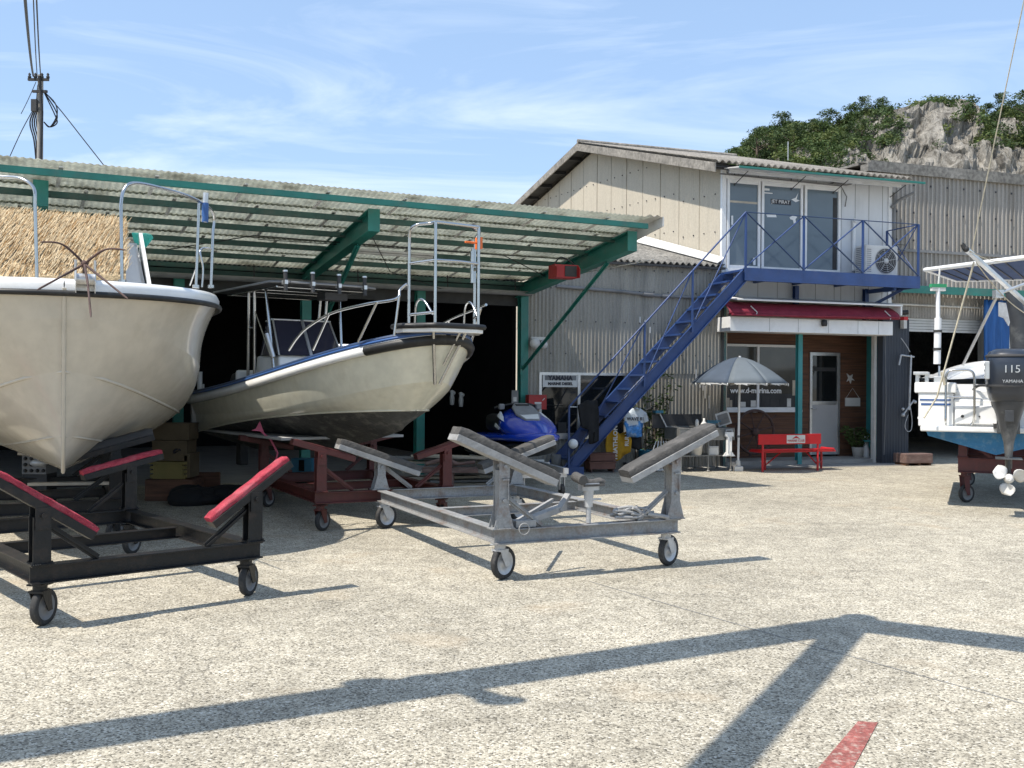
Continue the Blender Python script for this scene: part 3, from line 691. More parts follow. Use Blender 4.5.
# white band under the gunwale
mb=MB(); n=50
for sd in(1,-1):
    P=[]
    for i in range(n+1):
        u=1-(1-i/n)**1.7; p=shr2(u)
        P.append([Vector((p.x+.02*u**4,sd*(p.y+.028),p.z-.018)),Vector((p.x+.03*u**4,sd*(p.y+.040),p.z-.125+.02*u)),Vector((p.x,sd*(p.y+.0),p.z-.135+.02*u))])
    mb.grid(P,True,flip=(sd==-1))
mb.build('sheer_band','gel_white',b2,solid=.004)
mb=MB(); mb.tube(sheer_line(shr2,50,.005,.012),.030,8); mb.m=1; mb.tube(sheer_line(shr2,50,.03,-.005),.014,6); mb.build('rub_rail',['navy','blue_trim'],b2)
# black bow fender
mb=MB(); P=[]
for i in range(60):
    u=.885+.115*i/59; p=shr2(u); P.append(Vector((p.x+.01,p.y+.01,p.z-.07)))
P=P+[Vector((p.x,-p.y,p.z)) for p in P[::-1][1:]]
mb.tube(P,.055,8); mb.build('bow_fender','rubber_black',b2)
mb=MB(); deck_from(mb,shr2,40,[(0,-.01),(.01,.035),(.05,.045),(.14,.04),(.15,.0)],0,0,u0=.52); mb.build('foredeck','gel_white',b2)
# side decks, cockpit sole and liner
mb=MB()
for sd in(1,-1):
    P=[];Q=[]
    for i in range(25):
        u=i/24*.54; p=shr2(u)
        P.append([Vector((p.x,sd*p.y,p.z-.01)),Vector((p.x,sd*(p.y-.02),p.z+.035)),Vector((p.x,sd*(p.y-.17),p.z+.035)),Vector((p.x,sd*(p.y-.18),p.z-.45))])
    mb.grid(P,False,flip=(sd==-1))
mb.box(.03,L2*.55,-.82,.82,.90,.93); mb.box(0,.05,-.95,.95,1.0,1.38)
mb.build('cockpit_liner','deck_grey',b2)
# engine well tower at stern
mb=MB(); mb.box(-.42,.0,-.5,.5,.95,1.2); mb.lathe([(0,0),(.17,.02),(.2,.12),(.19,.42),(.15,.55),(0,.6)],16,True,Matrix.Translation((-.55,0,1.15))); mb.box(-.62,-.45,-.07,.07,.35,1.2); mb.build('engine','dark_grey',b2,bevel=.02)
mb=MB(); mb.tube([(.10,-.86,1.36),(.10,-.86,1.72)],.035,10); mb.tube([(.25,-.86,1.38),(.25,-.86,1.55)],.016,6); mb.box(.1,.75,-.98,-.72,1.38,1.46); mb.build('stern_fitting','offwhite',b2,bevel=.01)
# console: picks on centreline
cx0=L2-4.15; cx1=L2-3.35; CZ=.27
mb=MB()
mb.poly([(cx0-.1,-.42,.93),(cx1+.12,-.42,.93),(cx1+.0,-.42,1.66+CZ),(cx0+.05,-.42,1.66+CZ)],.84,(0,1,0))
mb.build('console','gel_white',b2,bevel=.03)
mb=MB(); 
mb.poly([(cx1+.05,-.43,1.66+CZ),(cx1+.05,.43,1.66+CZ),(cx1-.25,.39,2.12+CZ),(cx1-.25,-.39,2.12+CZ)],.01,(-1,0,0))
for sd in(-1,1): mb.poly([(cx1+.04,sd*.44,1.66+CZ),(cx0+.25,sd*.44,1.66+CZ),(cx0+.35,sd*.40,2.10+CZ),(cx1-.26,sd*.40,2.12+CZ)],.008,(0,sd,0))
mb.build('windscreen','smoke_glass',b2)
mb=MB(); mb.bar((cx1+.06,.0,1.66+CZ),(cx1-.24,0,2.13+CZ),.04,.015); mb.tube([(cx1-.25,-.41,2.13+CZ),(cx1-.25,.41,2.13+CZ)],.012,6)
for sd in(-1,1): mb.tube([(cx1-.25,sd*.41,2.13+CZ),(cx0+.35,sd*.41,2.11+CZ)],.012,6); mb.tube([(cx1+.06,sd*.44,1.66+CZ),(cx1-.25,sd*.4,2.13+CZ)],.012,6)
mb.build('windscreen_trim','alu',b2)
mb=MB(); mb.box(cx0-.75,cx0-.3,-.4,.4,.93,1.45); mb.box(cx0-.8,cx0-.72,-.4,.4,1.45,1.75); mb.build('helm_seat','gel_white',b2,bevel=.04)
mb=MB(); T0=Matrix.Translation((cx0+.0,0,1.75))@Matrix.Rotation(R(60),4,'Y'); mb.T=T0
mb.tube([Vector((math.cos(a)*.17,math.sin(a)*.17,0)) for a in [i*math.pi/10 for i in range(20)]],.012,6,closed=True)
for a in (0,2.1,4.2): mb.tube([(0,0,-.02),(math.cos(a)*.17,math.sin(a)*.17,0)],.01,5)
mb.build('steering_wheel','dark_grey',b2)
# T-top
zt=2.78
mb=MB()
leg=[((cx0-.15,.46,.95),(cx0+.02,.52,zt)),((cx0+.10,.46,.95),(cx0+.22,.52,zt)),((cx1+.08,.46,1.2),(cx1-.2,.52,zt))]
for sd in (1,-1):
    for a,b in leg: mb.tube([(a[0],sd*a[1],a[2]),(b[0],sd*b[1],b[2])],.021,8)
    mb.tube([(cx0+.0,sd*.5,2.3),(cx0+.2,sd*.5,2.3)],.015,6)
    mb.tube([(cx1-.08,sd*.49,1.9),(cx0+.18,sd*.5,2.55)],.014,6)
    mb.tube([(cx0-.55,sd*.6,zt-.01),(cx1+.35,sd*.6,zt-.01)],.010,8)
for x in (cx0-.5,cx0+.2,cx1-.2,cx1+.3): mb.tube([(x,-.6,zt-.01),(x,.6,zt-.01)],.009,8)
mb.build('top_frame','stain',b2)
mb=MB(); P=[]
mb.poly([(cx0-.75,-.72,zt+.02),(cx1+.42,-.72,zt+.02),(cx1+.52,-.5,zt+.02),(cx1+.52,.5,zt+.02),(cx1+.42,.72,zt+.02),(cx0-.75,.72,zt+.02)],.035,(0,0,1))
mb.build('hard_top','dark_grey',b2,bevel=.01)
mb=MB(); mb.tube([(cx1+.53,-.5,zt+.035),(cx1+.53,.5,zt+.035)],.014,8)
for sd in(-1,1): mb.tube([(cx1+.53,sd*.5,zt+.035),(cx1+.42,sd*.73,zt+.035),(cx0-.75,sd*.73,zt+.035)],.014,8)
mb.build('top_edge','mid_grey',b2)
for y in (-.58,-.22,.14,.50):
    mb=MB(); mb.tube([(cx1+.58,y,zt-.08),(cx1+.56,y,zt+.15)],.026,10); mb.m=1; mb.tube([(cx1+.56,y,zt+.15),(cx1+.558,y,zt+.17)],.032,10); mb.m=1; mb.box(cx1+.5,cx1+.6,y-.02,y+.02,zt+.0,zt+.05); mb.build('rod_holder',['dark_grey','alu'],b2)
mb=MB(); mb.tube([(cx1+.02,-.5,1.9),(cx1-.06,-.56,2.2)],.03,10); mb.build('rod_holder','alu',b2)
mb=MB(); mb.box(cx1-.0,cx1+.25,.1,.42,zt-.13,zt-.03); mb.build('radio_box','dark_grey',b2,bevel=.01)
# blue rope on console side
mb=MB(); rr=random.Random(5); o0=Vector((cx0+.35,-.52,1.52))
for k in range(8):
    mb.m=k%2; pts=[o0+Vector((rr.uniform(-.14,.14),rr.uniform(-.06,.03),rr.uniform(-.08,.08))) for _ in range(5)]; mb.tube(smooth(pts,4),.016,5)
for k in range(4): mb.m=1; mb.tube([o0+Vector((-.1+.05*k,0,0)),o0+Vector((-.12+.06*k,0,-.35))],.014,5)
mb.build('mooring_rope',['blue_trim','offwhite'],b2)
# bow pulpit platform
PT=zsh(1)+.025
mb=MB()
xa=L2-.30; xb=L2+.20
out=[(xa,-.46),(xa+.2,-.47),(L2+.0,-.40),(xb,-.31),(xb+.05,-.20),(xb+.05,.20),(xb,.31),(L2+.0,.40),(xa+.2,.47),(xa,.46)]
mb.poly([(x,y,PT-.03) for x,y in out],.065,(0,0,1)); mb.build('bow_platform','gel_white',b2,bevel=.01)
mb=MB(); mb.tube(smooth([(x*1.0,y*1.03,PT+.035) for x,y in out],4),.028,8); mb.build('platform_edge','rubber_black',b2)
mb=MB()
for sd in(-1,1): mb.tube([(xb-.15,sd*.20,PT),(L2-.19,sd*.03,PT-.55)],.018,8)
mb.tube([(L2+.1,.1,PT),(L2-.1,.02,PT-.35)],.013,6)
mb.build('platform_strut','stain',b2)
# tall rails on the pulpit
mb=MB(); zr=PT+.05
def hoop(pts,r=.0165): mb.tube(pts,r,8)
A=(xa+.20,-.40); B=(xb-.02,-.26); Cc=(xa+.20,.40); D_=(xb-.02,.26)
ht=1.0
for (p,q) in ((A,B),(Cc,D_)):
    hoop([(p[0],p[1],zr)]+smooth([(p[0],p[1],zr+ht-.2),(p[0]+.02,p[1],zr+ht-.05),(p[0]+.12,p[1]*.95,zr+ht),(q[0]-.1,q[1],zr+ht+.02),(q[0],q[1],zr+ht+.02)],4))
    hoop([(q[0],q[1],zr),(q[0],q[1],zr+ht+.02)])
    hoop([(p[0],p[1],zr+ht*.62),(q[0],q[1],zr+ht*.64)],.014); hoop([(p[0],p[1],zr+.10),(q[0],q[1],zr+.12)],.014)
hoop([(B[0],B[1],zr+ht+.02),(D_[0],D_[1],zr+ht+.02)]); hoop([(B[0],B[1],zr+ht*.64),(B[0]+.05,0,zr+ht*.64),(D_[0],D_[1],zr+ht*.64)],.014)
for sd in(-1,1):
    
    mb.tube(smooth([(xb-.35,sd*.3,zr),(xb-.32,sd*.3,zr+.22),(xb-.2,sd*.29,zr+.25),(xb-.05,sd*.27,zr+.1)],4),.012,6)
mb.build('pulpit_rail','stain',b2)
# side rails
mb=MB()
def srp(px,py,o): v=c2(px,py,o); return v
near=[(289,350,.80),(297,338,.80),(308,327,.79),(332,313,.76),(367,304,.66),(396,299,.55),(400,290,.50),(407,284,.45)]
for sd in (1,-1):
    pts=[]
    for px,py,o in (near if sd==1 else near[:6]):
        v=srp(px,py,o); pts.append(Vector((v.x,v.y*sd,v.z)))
    mb.tube(smooth(pts,6),.015,8)
    for (a,b) in (((313,350,.80),(329,314,.77)),((358,342,.70),(377,302,.64)),((394,336,.58),(399,297,.54)))[:3 if sd==1 else 2]:
        p,q=srp(*a),srp(*b); mb.tube([(p.x,p.y*sd,p.z),(q.x,q.y*sd,q.z)],.013,8)
mb.build('side_rail','stain',b2)
mb=MB(); p=Vector((xb-.12,.26,zr+.45)); mb.tube([p,p+Vector((0,0,.33))],.032,10); mb.tube([p+Vector((0,0,.36)),p+Vector((0,0,.28))],.02,8); mb.bar(p+Vector((0,0,.14)),p+Vector((.08,0,.14)),.03,.03); mb.build('rod_holder','stain',b2)
mb=MB(); mb.tube([p+Vector((0,-.1,.42)),p+Vector((.0,.06,.42))],.012,6); mb.box(p.x-.04,p.x+.04,p.y+.05,p.y+.09,p.z+.36,p.z+.48); mb.build('navigation_light','orange',b2)

# ------------------------------------------------------------------ boat 3 (stern to camera, right edge)
h3a=R(65); o3=Vector((6.30,13.0,0)); 
b3=thing('outboard_boat','white boat with blue bottom seen from its stern, carrying a large grey outboard','boat',(o3.x,o3.y,0),h3a,'boats laid up on cradles')
keel=mkrow(6.4,0,2,1,lambda u:.70+.3*u**3)
c1=mkrow(6.6,.82,3.5,.6,lambda u:.93+.25*u**2)
c2r=mkrow(6.8,.87,3.5,.55,lambda u:1.06+.35*u**2)
s3=mkrow(7.0,.96,3.5,.55,lambda u:1.62+.4*u**2)
mb=MB(); add_hull(mb,[keel,c1,c2r,s3],[.0,.0,.01],2,30,4); mb.build('hull',['gel_white','antifoul_blue'],b3)
mb=MB(); deck_from(mb,s3,24,[(0,0),(-.02,.05),(.05,.08),(.25,.08),(.26,.0)],0,0,u0=.45)
for sd in(1,-1):
    P=[]
    for i in range(21):
        u=i/20*.46; p=s3(u); P.append([Vector((p.x,sd*p.y,p.z-.01)),Vector((p.x,sd*(p.y+.03),p.z+.02)),Vector((p.x,sd*(p.y+.0),p.z+.08)),Vector((p.x,sd*(p.y-.24),p.z+.08)),Vector((p.x,sd*(p.y-.26),p.z-.4))])
    mb.grid(P,False,flip=(sd==-1))
mb.box(.0,3.2,-.95,.95,1.15,1.18); mb.build('deck','gel_white',b3)
# transom details: port corner block, swim platform lip, splash well
mb=MB(T=Matrix.Diagonal((1,.82,1,1)))
mb.box(-.14,.1,.62,1.14,1.06,1.50); mb.box(-.16,.12,.58,1.20,1.50,1.64); mb.box(-.10,.1,-.30,.62,1.06,1.42); mb.box(-.10,.05,-1.14,-.30,1.06,1.50)
mb.box(-.30,.0,-1.12,1.10,1.0,1.07); mb.box(-.16,-.1,-.2,.60,1.10,1.34); mb.box(-.04,.12,.1,.62,1.42,1.54)
mb.build('transom','gel_white',b3,bevel=.015)
mb=MB(T=Matrix.Diagonal((1,.82,1,1))); mb.box(-.146,-.141,.66,1.12,1.40,1.42); mb.box(-.146,-.141,.66,1.10,1.34,1.365)
mb.T=Matrix()
for sd in(1,-1):
    for zz_,hh in ((1.44,.02),(1.37,.03)):
        P=[]
        for i in range(16):
            u=i/15*.6; k=(zz_-1.06)/(1.62-1.06); p=c2r(u).lerp(s3(u),k); P.append([Vector((p.x,sd*(p.y+.012),p.z)),Vector((p.x,sd*(p.y+.014),p.z+hh))])
        mb.grid(P,True,flip=(sd==1))
mb.build('blue_stripe','blue_trim',b3)
mb=MB()
mb.tube(smooth([(-.16,.60,1.09),(-.24,.60,1.14),(-.22,.60,1.25)],3)+smooth([(-.22,.60,1.70),(-.22,.58,1.77),(-.22,.52,1.80),(-.22,.34,1.80),(-.22,.28,1.77),(-.22,.26,1.70)],3)+smooth([(-.22,.26,1.25),(-.17,.27,1.14),(-.16,.30,1.09)],3),.015,8)
mb.tube([(-.22,.60,1.45),(-.22,.26,1.45)],.012,6)
mb.build('boarding_rail','stain',b3)
mb=MB()
mb.T=Matrix.Diagonal((1,.82,1,1))
for y in (1.02,1.16): mb.box(-.12,.12,y-.03,y+.03,1.64,1.75)
mb.box(-.16,.16,.99,1.22,1.74,1.78); mb.tube([(.2,.85,1.68),(.2,.85,1.86),(.35,.85,1.86),(.35,.85,1.68)],.014,6); mb.box(.0,.35,.78,.92,1.64,1.72)
mb.build('stern_cleat','alu',b3,bevel=.006)
for a in (0,): 
    mb=MB(); mb.cyl((-.165,.40,1.2),(-.17,.40,1.2),.02,10); mb.cyl((-.165,.2,1.2),(-.17,.2,1.2),.012,8); mb.box(-.36,-.3,-.12,.04,1.06,1.12); mb.build('drain_fitting','dark_grey',b3)
mb=MB()
mb.tube(smooth([(-.3,-.10,1.55),(-.2,.10,1.60),(-.05,.25,1.58),(.05,.3,1.40),(.05,.25,1.2)],5),.018,6); mb.tube(smooth([(-.35,-.12,1.50),(-.3,.05,1.42),(-.2,.02,1.30),(-.3,-.05,1.34),(-.35,-.15,1.4)],4),.012,6)
mb.build('control_hose','dark_grey',b3)
# outboard
EX,EY=-.62,-.13
eng=MB(T=Matrix.Translation((EX,EY,0)))
def ring(z,a,b,x0=0,pw=3.0,n=28):
    r=[]
    for k in range(n):
        t=2*math.pi*k/n; c_,s_=math.cos(t),math.sin(t)
        r.append(Vector((x0+a*abs(c_)**(2/pw)*(1 if c_>0 else -1), b*abs(s_)**(2/pw)*(1 if s_>0 else -1), z)))
    return r+[r[0]]
secs=[(1.40,.22,.17,.02),(1.42,.27,.22,.02),(1.52,.31,.25,.02),(1.66,.33,.27,.01),(1.85,.33,.275,0),(1.95,.31,.262,0),(2.02,.27,.23,0),(2.055,.18,.16,0),(2.06,.0,.0,0)]
eng.grid([ring(z,a,b,x) for z,a,b,x in secs],True); cow=eng.build('cowl','outboard',b3)
e2=MB(T=Matrix.Translation((EX,EY,0))); e2.grid([ring(1.955,.322,.272),ring(1.975,.322,.272),ring(1.985,.30,.255)],True); e2.grid([ring(1.585,.33,.268,.01),ring(1.60,.333,.272,.01),ring(1.615,.33,.27,.01)],True)
e2.build('cowl_band','dark_grey',cow)
# lettering on the cowl
e3=MB()
Mt=TX((EX-.337,EY-.02,1.80),(0,-1,0),(-1,0,0)); e3.text('115',.13,Mt,.003); e3.build('lettering','alu',cow); e3=MB(); Mt=TX((EX-.337,EY-.03,1.655),(0,-1,0),(-1,0,0)); e3.text('YAMAHA',.055,Mt,.002)
e3.build('lettering','alu',cow)
e4=MB()
for dz in (0,.075,.15): e4.box(EX-.12,EX+.1,EY+.262,EY+.283,1.70+dz,1.735+dz)
e4.box(EX-.26,EX-.2,EY+.22,EY+.272,1.68,1.9)
e4.build('side_vent','alu',cow,bevel=.008)
e5=MB(T=Matrix.Translation((EX,EY,0)))
e5.grid([ring(z,a,b,x,2.6) for z,a,b,x in [(1.42,.25,.20,.02),(1.34,.24,.18,.02),(1.22,.21,.14,.04),(1.05,.17,.10,.04),(.90,.13,.06,.02),(.72,.11,.042,0),(.58,.11,.040,0),(.575,.0,.0,0)]],True)
e5.box(-.26,.16,-.15,.15,.70,.712); e5.poly([(-.16,-.008,.72),(.12,-.008,.72),(.14,-.008,.55),(-.16,-.008,.55)],.016,(0,1,0))
e5.box(.15,.62,-.13,.13,1.0,1.42); e5.box(-.21,-.16,-.05,.05,1.16,1.30)
e5.build('leg','outboard_leg',b3,bevel=.006)
e6=MB(T=Matrix.Translation((EX-.04,EY,.47))@Matrix.Rotation(R(-90),4,'Y'))
e6.lathe([(0,.30),(.035,.26),(.055,.16),(.06,0),(.055,-.15),(.03,-.26),(0,-.30)],16)
e6.T=Matrix.Translation((EX,EY,.47)); e6.poly([(.2,-.006,-.02),(.1,-.006,-.2),(-.02,-.006,-.2),(-.1,-.006,-.02)],.012,(0,1,0)); e6.box(-.1,.12,-.025,.025,0,.14)
e6.build('gearcase','outboard_leg',b3)
e7=MB(T=Matrix.Translation((EX-.28,EY,.47))@Matrix.Rotation(R(-90),4,'Y'))
e7.lathe([(0,.08),(.03,.07),(.05,0),(.055,-.06)],14)
for k in range(3):
    a0=k*2.094+.9; P=[]
    for i in range(7):
        r=.05+.15*i/6; wd=.30+.75*math.sin(math.pi*(i/6)**.8)*.8
        row=[]
        for j in range(7):
            t=(j/6-.5); ang=a0+t*wd*1.6
            row.append(Vector((r*math.cos(ang),r*math.sin(ang),t*.11)))
        P.append(row)
    e7.grid(P,True)
e7.build('propeller','offwhite',b3,solid=.005)
# tall things standing in boat 3
def at3(px,py,D): return DP(px,py,D)
mb=MB()
a=at3(937,364,13.4); b=at3(938,318,13.4); c_=at3(938,288,13.4)
mb.tube([a,b],.045,12); mb.tube([b,c_],.028,10); mb.m=1
for k in (.25,.55): q=a.lerp(b,k*1.3); mb.tube([q-Vector((0,0,.015)),q+Vector((0,0,.015))],.055,12)
mb.m=2; mb.tube([c_,at3(940,268,13.4)],.012,6)
u_=Vector((1,.2,0)).normalized(); q=c_+Vector((0,0,.03)); mb.m=3; mb.bar(q-u_*.11,q+u_*.11,.06,.045); mb.m=4
mb.bar(q-u_*.1-Vector((0,0,.045)),q+u_*.1-Vector((0,0,.045)),.05,.05)
tag(mb.build('deck_brush',['white','dark_grey','offwhite','brush_green','offwhite'],None,w=True,loc=tuple(a)),'white telescopic pole with a green brush head standing in the outboard boat','deck brush')
# raised boom with stays
mb=MB(); p=at3(966,249,12.2); q=at3(1060,334,14.0)
mb.bar(p,q,.055,.042); mb.m=1; mb.sphere(tuple(p),.038); mb.tube([p-Vector((.02,0,0)),p+Vector((-.04,0,.06))],.03,8)
bo=mb.build('boom',['alu','dark_grey'],b3,w=True)
mb=MB(); mb.tube([at3(974,262,12.3),at3(937,397,13.0),at3(924,418,12.9)],.011,6); mb.tube([at3(1024,0,11.0),at3(972,250,12.2)],.007,5)
mb.tube([at3(945,385,13.0),at3(942,372,13)],.02,6)
mb.tube(sag(at3(976,262,12.3),at3(1040,320,13.4),.12),.007,5); mb.tube(sag(at3(970,251,12.2),at3(1040,249,13),.15),.005,5)
mb.build('rope','rope',b3,w=True)
mb=MB(); mb.tube([at3(998,294,12.8),at3(963,365,13.4)],.018,8); mb.tube([at3(998,294,12.8),at3(1030,282,12.9)],.02,8); mb.box(*[v for v in (at3(998,294,12.8).x-.05,at3(998,294,12.8).x+.05,12.75,12.85,at3(998,294,12.8).z-.05,at3(998,294,12.8).z+.05)])
mb.build('stay','alu',b3,w=True)
# wrapped sail / grey mast bundle
mb=MB(); a=at3(1010,288,13.7); b=at3(1020,350,13.7)
mb.tube([a,a.lerp(b,.5)+Vector((.05,0,0)),b],.12,10,rs=[.07,.12,.12]); mb.build('wrapped_mast','outboard_leg',b3,w=True)
mb=MB(); mb.poly([at3(999,302,13.4),at3(1006,303,13.4),at3(1010,322,13.4),at3(1009,326,13.4),at3(1004,318,13.4),at3(999,316,13.4)],.02,(0,1,0)); mb.build('mast_cover','galv',b3,w=True)
# cradle under boat 3
g5=cradle('dark red boat cradle under the blue bottom of the outboard boat',(6.16,13.65,0),R(-25),2.0,2.6,.62,('dark_red_paint','dark_red_paint','dark_red_paint'),
  (-.2,.98,.5,.84),(-.2,.98,.5,.84),'wheeled boat cradles',wheel=(.125,.42),padh=.07,beam=.2)

# ------------------------------------------------------------------ jet ski on its trolley
J0=Vector((.05,15.4,0)); ja=R(-73)
JS=.86
js=thing('jet_ski','blue and silver jet ski parked in the shade beside the green column','jet ski',(J0.x,J0.y,.42),ja)
def jrow(fn,n=26):
    return [fn(i/n) for i in range(n+1)]
def body(B,zlo,zhi,x0,x1,p,q,pw=2.4,m=14,flatlow=.6):
    P=[]
    n=26
    for i in range(n+1):
        u=i/n; b=B(u); lo=zlo(u); hi=zhi(u); cz=(lo+hi)/2; hh=(hi-lo)/2; row=[]
        for k in range(m*2+1):
            t=math.pi*k/m; c_,s_=math.cos(t),math.sin(t)
            row.append(Vector((x0+(x1-x0)*u,b*abs(c_)**(2/pw)*(1 if c_>0 else -1),cz+hh*abs(s_)**(2/pw)*(1 if s_>0 else -1))))
        P.append(row)
    return P
sh=lambda u:max(0,(1-u**4.5))**.6
mb=MB(); mb.grid(body(lambda u:.56*sh(u),lambda u:.0+.32*u**3,lambda u:.30+.10*u,-1.5,1.65,0,0,3.0),True); mb.build('lower_hull','rubber_black',js)
mb=MB(); mb.grid(body(lambda u:.60*sh(u),lambda u:.27+.12*u,lambda u:.42+.14*u,-1.45,1.72,0,0,3.0),True); mb.build('upper_hull','ski_blue',js)
mb=MB(); mb.grid(body(lambda u:(.30+.18*math.sin(math.pi*min(1,u*1.1))**1)*max(0,1-u**5)**.5,lambda u:.4,lambda u:.92-.42*u**1.7,.05,1.62,0,0,2.2),True); mb.build('bow_cowl','ski_blue',js)
mb=MB(); mb.grid(body(lambda u:.17+.05*u,lambda u:.45,lambda u:.78-.03*math.sin(u*7),-1.35,.35,0,0,3.0),True); mb.build('seat','rubber_black',js)
mb=MB(); mb.poly([(.75,-.22,.80),(1.02,-.13,.705),(1.02,.13,.705),(.75,.22,.80),(.45,.20,.91),(.30,.12,.97),(.30,-.12,.97),(.45,-.20,.91)],.05,(.2,0,1)); mb.build('dash_cover','mid_grey',js,bevel=.02)
mb=MB(); mb.poly([(1.0,-.12,.755),(.80,-.17,.82),(.80,.17,.82),(1.0,.12,.755)],.015,(.3,0,1)); mb.build('hood_panel','gel_white',js,bevel=.004)
for sd in (1,-1):
    mb=MB(); mb.poly([(.30,sd*.34,.86),(.75,sd*.40,.70),(.9,sd*.38,.66),(.55,sd*.42,.74),(.30,sd*.40,.78)][::sd],.03,(0,sd,.3)); mb.poly([(.25,sd*.42,.66),(.60,sd*.46,.60),(.58,sd*.46,.56),(.25,sd*.44,.60)][::sd],.02,(0,sd,.2)); mb.build('side_panel','gel_white',js,bevel=.006)
    mb=MB(); mb.box(.24,.34,sd*.34-.05,sd*.34+.05,.9,1.0); mb.build('mirror','mid_grey',js,bevel=.02)
mb=MB(); mb.tube(smooth([(.18,-.40,.93),(.28,-.2,.99),(.32,0,1.0),(.28,.2,.99),(.18,.40,.93)],4),.02,8); mb.tube([(.13,-.42,.92),(.20,-.30,.96)],.03,8); mb.tube([(.13,.42,.92),(.20,.30,.96)],.03,8); mb.box(.22,.45,-.12,.12,.9,1.0); mb.build('handlebar','rubber_black',js,bevel=.01)
js.scale=(JS,JS,JS)
tr=thing('trolley','low grey trolley carrying the blue jet ski','trolley',(J0.x,J0.y,0),ja)
mb=MB()
for y in(-.3,.3): mb.bar((-1.5,y,.36),(1.5,y,.36),.06,.08)
for x in(-1.3,0,1.4): mb.bar((x,-.33,.30),(x,.33,.30),.06,.06)
mb.build('frame','galv',tr)
for x in(-1.2,1.3):
    for y in(-.3,.3):
        mb=MB(); mb.box(x-.03,x+.03,y-.04,y-.03,.08,.28); mb.box(x-.03,x+.03,y+.03,y+.04,.08,.28); mb.m=1; mb.cyl((x,y-.025,.08),(x,y+.025,.08),.08,14); mb.build('wheel',['galv','tyre'],tr)
M['seam']=mat('board_seam',(.34,.31,.25),.9,var=.3)
def FM(fr): return fr.M()
class FMB(MB):
    """builder in a facade frame: coordinates (s, o, z)"""
    def __init__(s,fr):
        T=fr.M()@Matrix(((1,0,0,0),(0,-1,0,0),(0,0,1,0),(0,0,0,1)))
        MB.__init__(s,T); s.fr=fr
    def build(s,name,mats,parent=None,**k):
        s.f=[f[::-1] for f in s.f]   # mirrored frame
        return MB.build(s,name,mats,parent,w=True,**k)
def FT(fr,s,o,z,n=None): # text matrix on facade
    return TX(fr.pt(s,o,z),fr.d,fr.n)
# text must not go through the mirrored T
def ftext(fr,txt,size,s,o,z,name,m,parent,depth=.002,bold=0):
    mb=MB(); mb.text(txt,size,FT(fr,s,o,z),depth,bold=bold); return mb.build(name,m,parent,w=True)

# ================================================================== canopy shed
cs=thing('boat_shed','open boat shed with a long green steel canopy and a dark interior','boat shed',(C.x,C.y,0),C.a)
def zr_(o): return 3.395+.1325*o   # underside of roof sheets
SL,SR=-17.0,.02
mb=FMB(C)
# five overlapping rows of sheets between purlins
edges=[4.08,3.28,2.48,1.68,.88,.02]
for k in range(5):
    o1,o0=edges[k],edges[k+1]-.08
    mb.corr((SL,o0,zr_(o0)+.07+.012*(5-k)*0),(SR-SL,0,0),(0,o1-o0,zr_(o1)-zr_(o0)+.02),(0,0,1),pitch=.076,amp=.0065,seg=5)
mb.m=1; rr=random.Random(2)
# sheet laps seen from below and gutter dirt
for k in range(5):
    s0=SL+.3*k
    while s0<SR:
        mb.bar((s0,edges[k+1]+.05,zr_(edges[k+1])+.035),(s0+.02,edges[k]-.05,zr_(edges[k])+.035),.04,.006); s0+=1.02
o_=mb.build('roof_sheet',['frp_roof','offwhite'],cs,solid=.004)
mb=FMB(C)
mb.corr((SR-.02,-.1,zr_(0)+.09),(.0001+.22,0,0),(0,4.2,.56),(0,0,1),pitch=.13,amp=.015,seg=5)
mb.box(SR+.02,SR+.05,-.2,4.1,3.40,3.41)
mb.poly([(SR+.20,0.0,3.25),(SR+.20,4.10,3.90),(SR+.20,4.10,4.04),(SR+.20,0.0,3.55)],.02,(1,0,0))
mb.build('verge','offwhite',cs)
for i,o0 in enumerate((4.0,3.2,2.4,1.6,.85,.12)):
    mb=FMB(C); z=zr_(o0)-.045
    mb.chan((SL,o0,z+.02),(SR,o0,z+.02),.05,.075,.007,side=1)
    mb.build('purlin','green_steel' if i==0 else 'green_dark',cs)
def beam(s0,full=True):
    mb=FMB(C)
    # tapered I beam: web and flanges
    a=(s0,-.15,3.02); 
    def web(t): # t 0..1 root->tip
        o0=-.15+3.85*t; top=zr_(o0)-.03; bot=top-((.20+.08*t) if s0>-1 else (.15+.13*t)); return o0,top,bot
    o0,t0,b0=web(0); o1,t1,b1_=web(1)
    mb.poly([(s0-.006,o0,b0),(s0-.006,o1,b1_),(s0-.006,o1,t1),(s0-.006,o0,t0)],.012,(1,0,0))
    for (p,q) in (((s0,o0,t0),(s0,o1,t1)),((s0,o0,b0),(s0,o1,b1_))): mb.bar(p,q,.16,.014)
    mb.box(s0-.08,s0+.08,o1-.001,o1+.012,b1_-.007,t1+.007)
    mb.build('cantilever_beam','green_steel',cs)
    mb=FMB(C); mb.bar((s0,.11,1.86),(s0,3.0,3.46),.075,.012,up=(1,0,0)); mb.bar((s0+.0,.11,1.86),(s0,3.0,3.46),.012,.075,up=(1,0,0))
    mb.box(s0-.05,s0+.05,.08,.11,1.74,1.96); mb.build('knee_brace','green_steel',cs)
for s0 in (-.05,-4.05,-8.0,-12.0): beam(s0)
for s0 in (0,-2,-4,-6,-8,-10,-12,-14,-16):
    mb=FMB(C); mb.hbeam((s0,0,0),(s0,0,3.25),.15,.15,.012,up=(0,1,0)); mb.build('column','green_steel',cs)
mb=FMB(C); mb.box(SL,.1,-.14,-.08,3.0,3.36); mb.build('header_panel','dark_grey',cs)
mb=FMB(C); mb.box(SL,.15,.085,.16,3.36,3.42); mb.box(SL,.1,-.08,-.02,3.28,3.35); mb.build('header_beam','green_dark',cs)
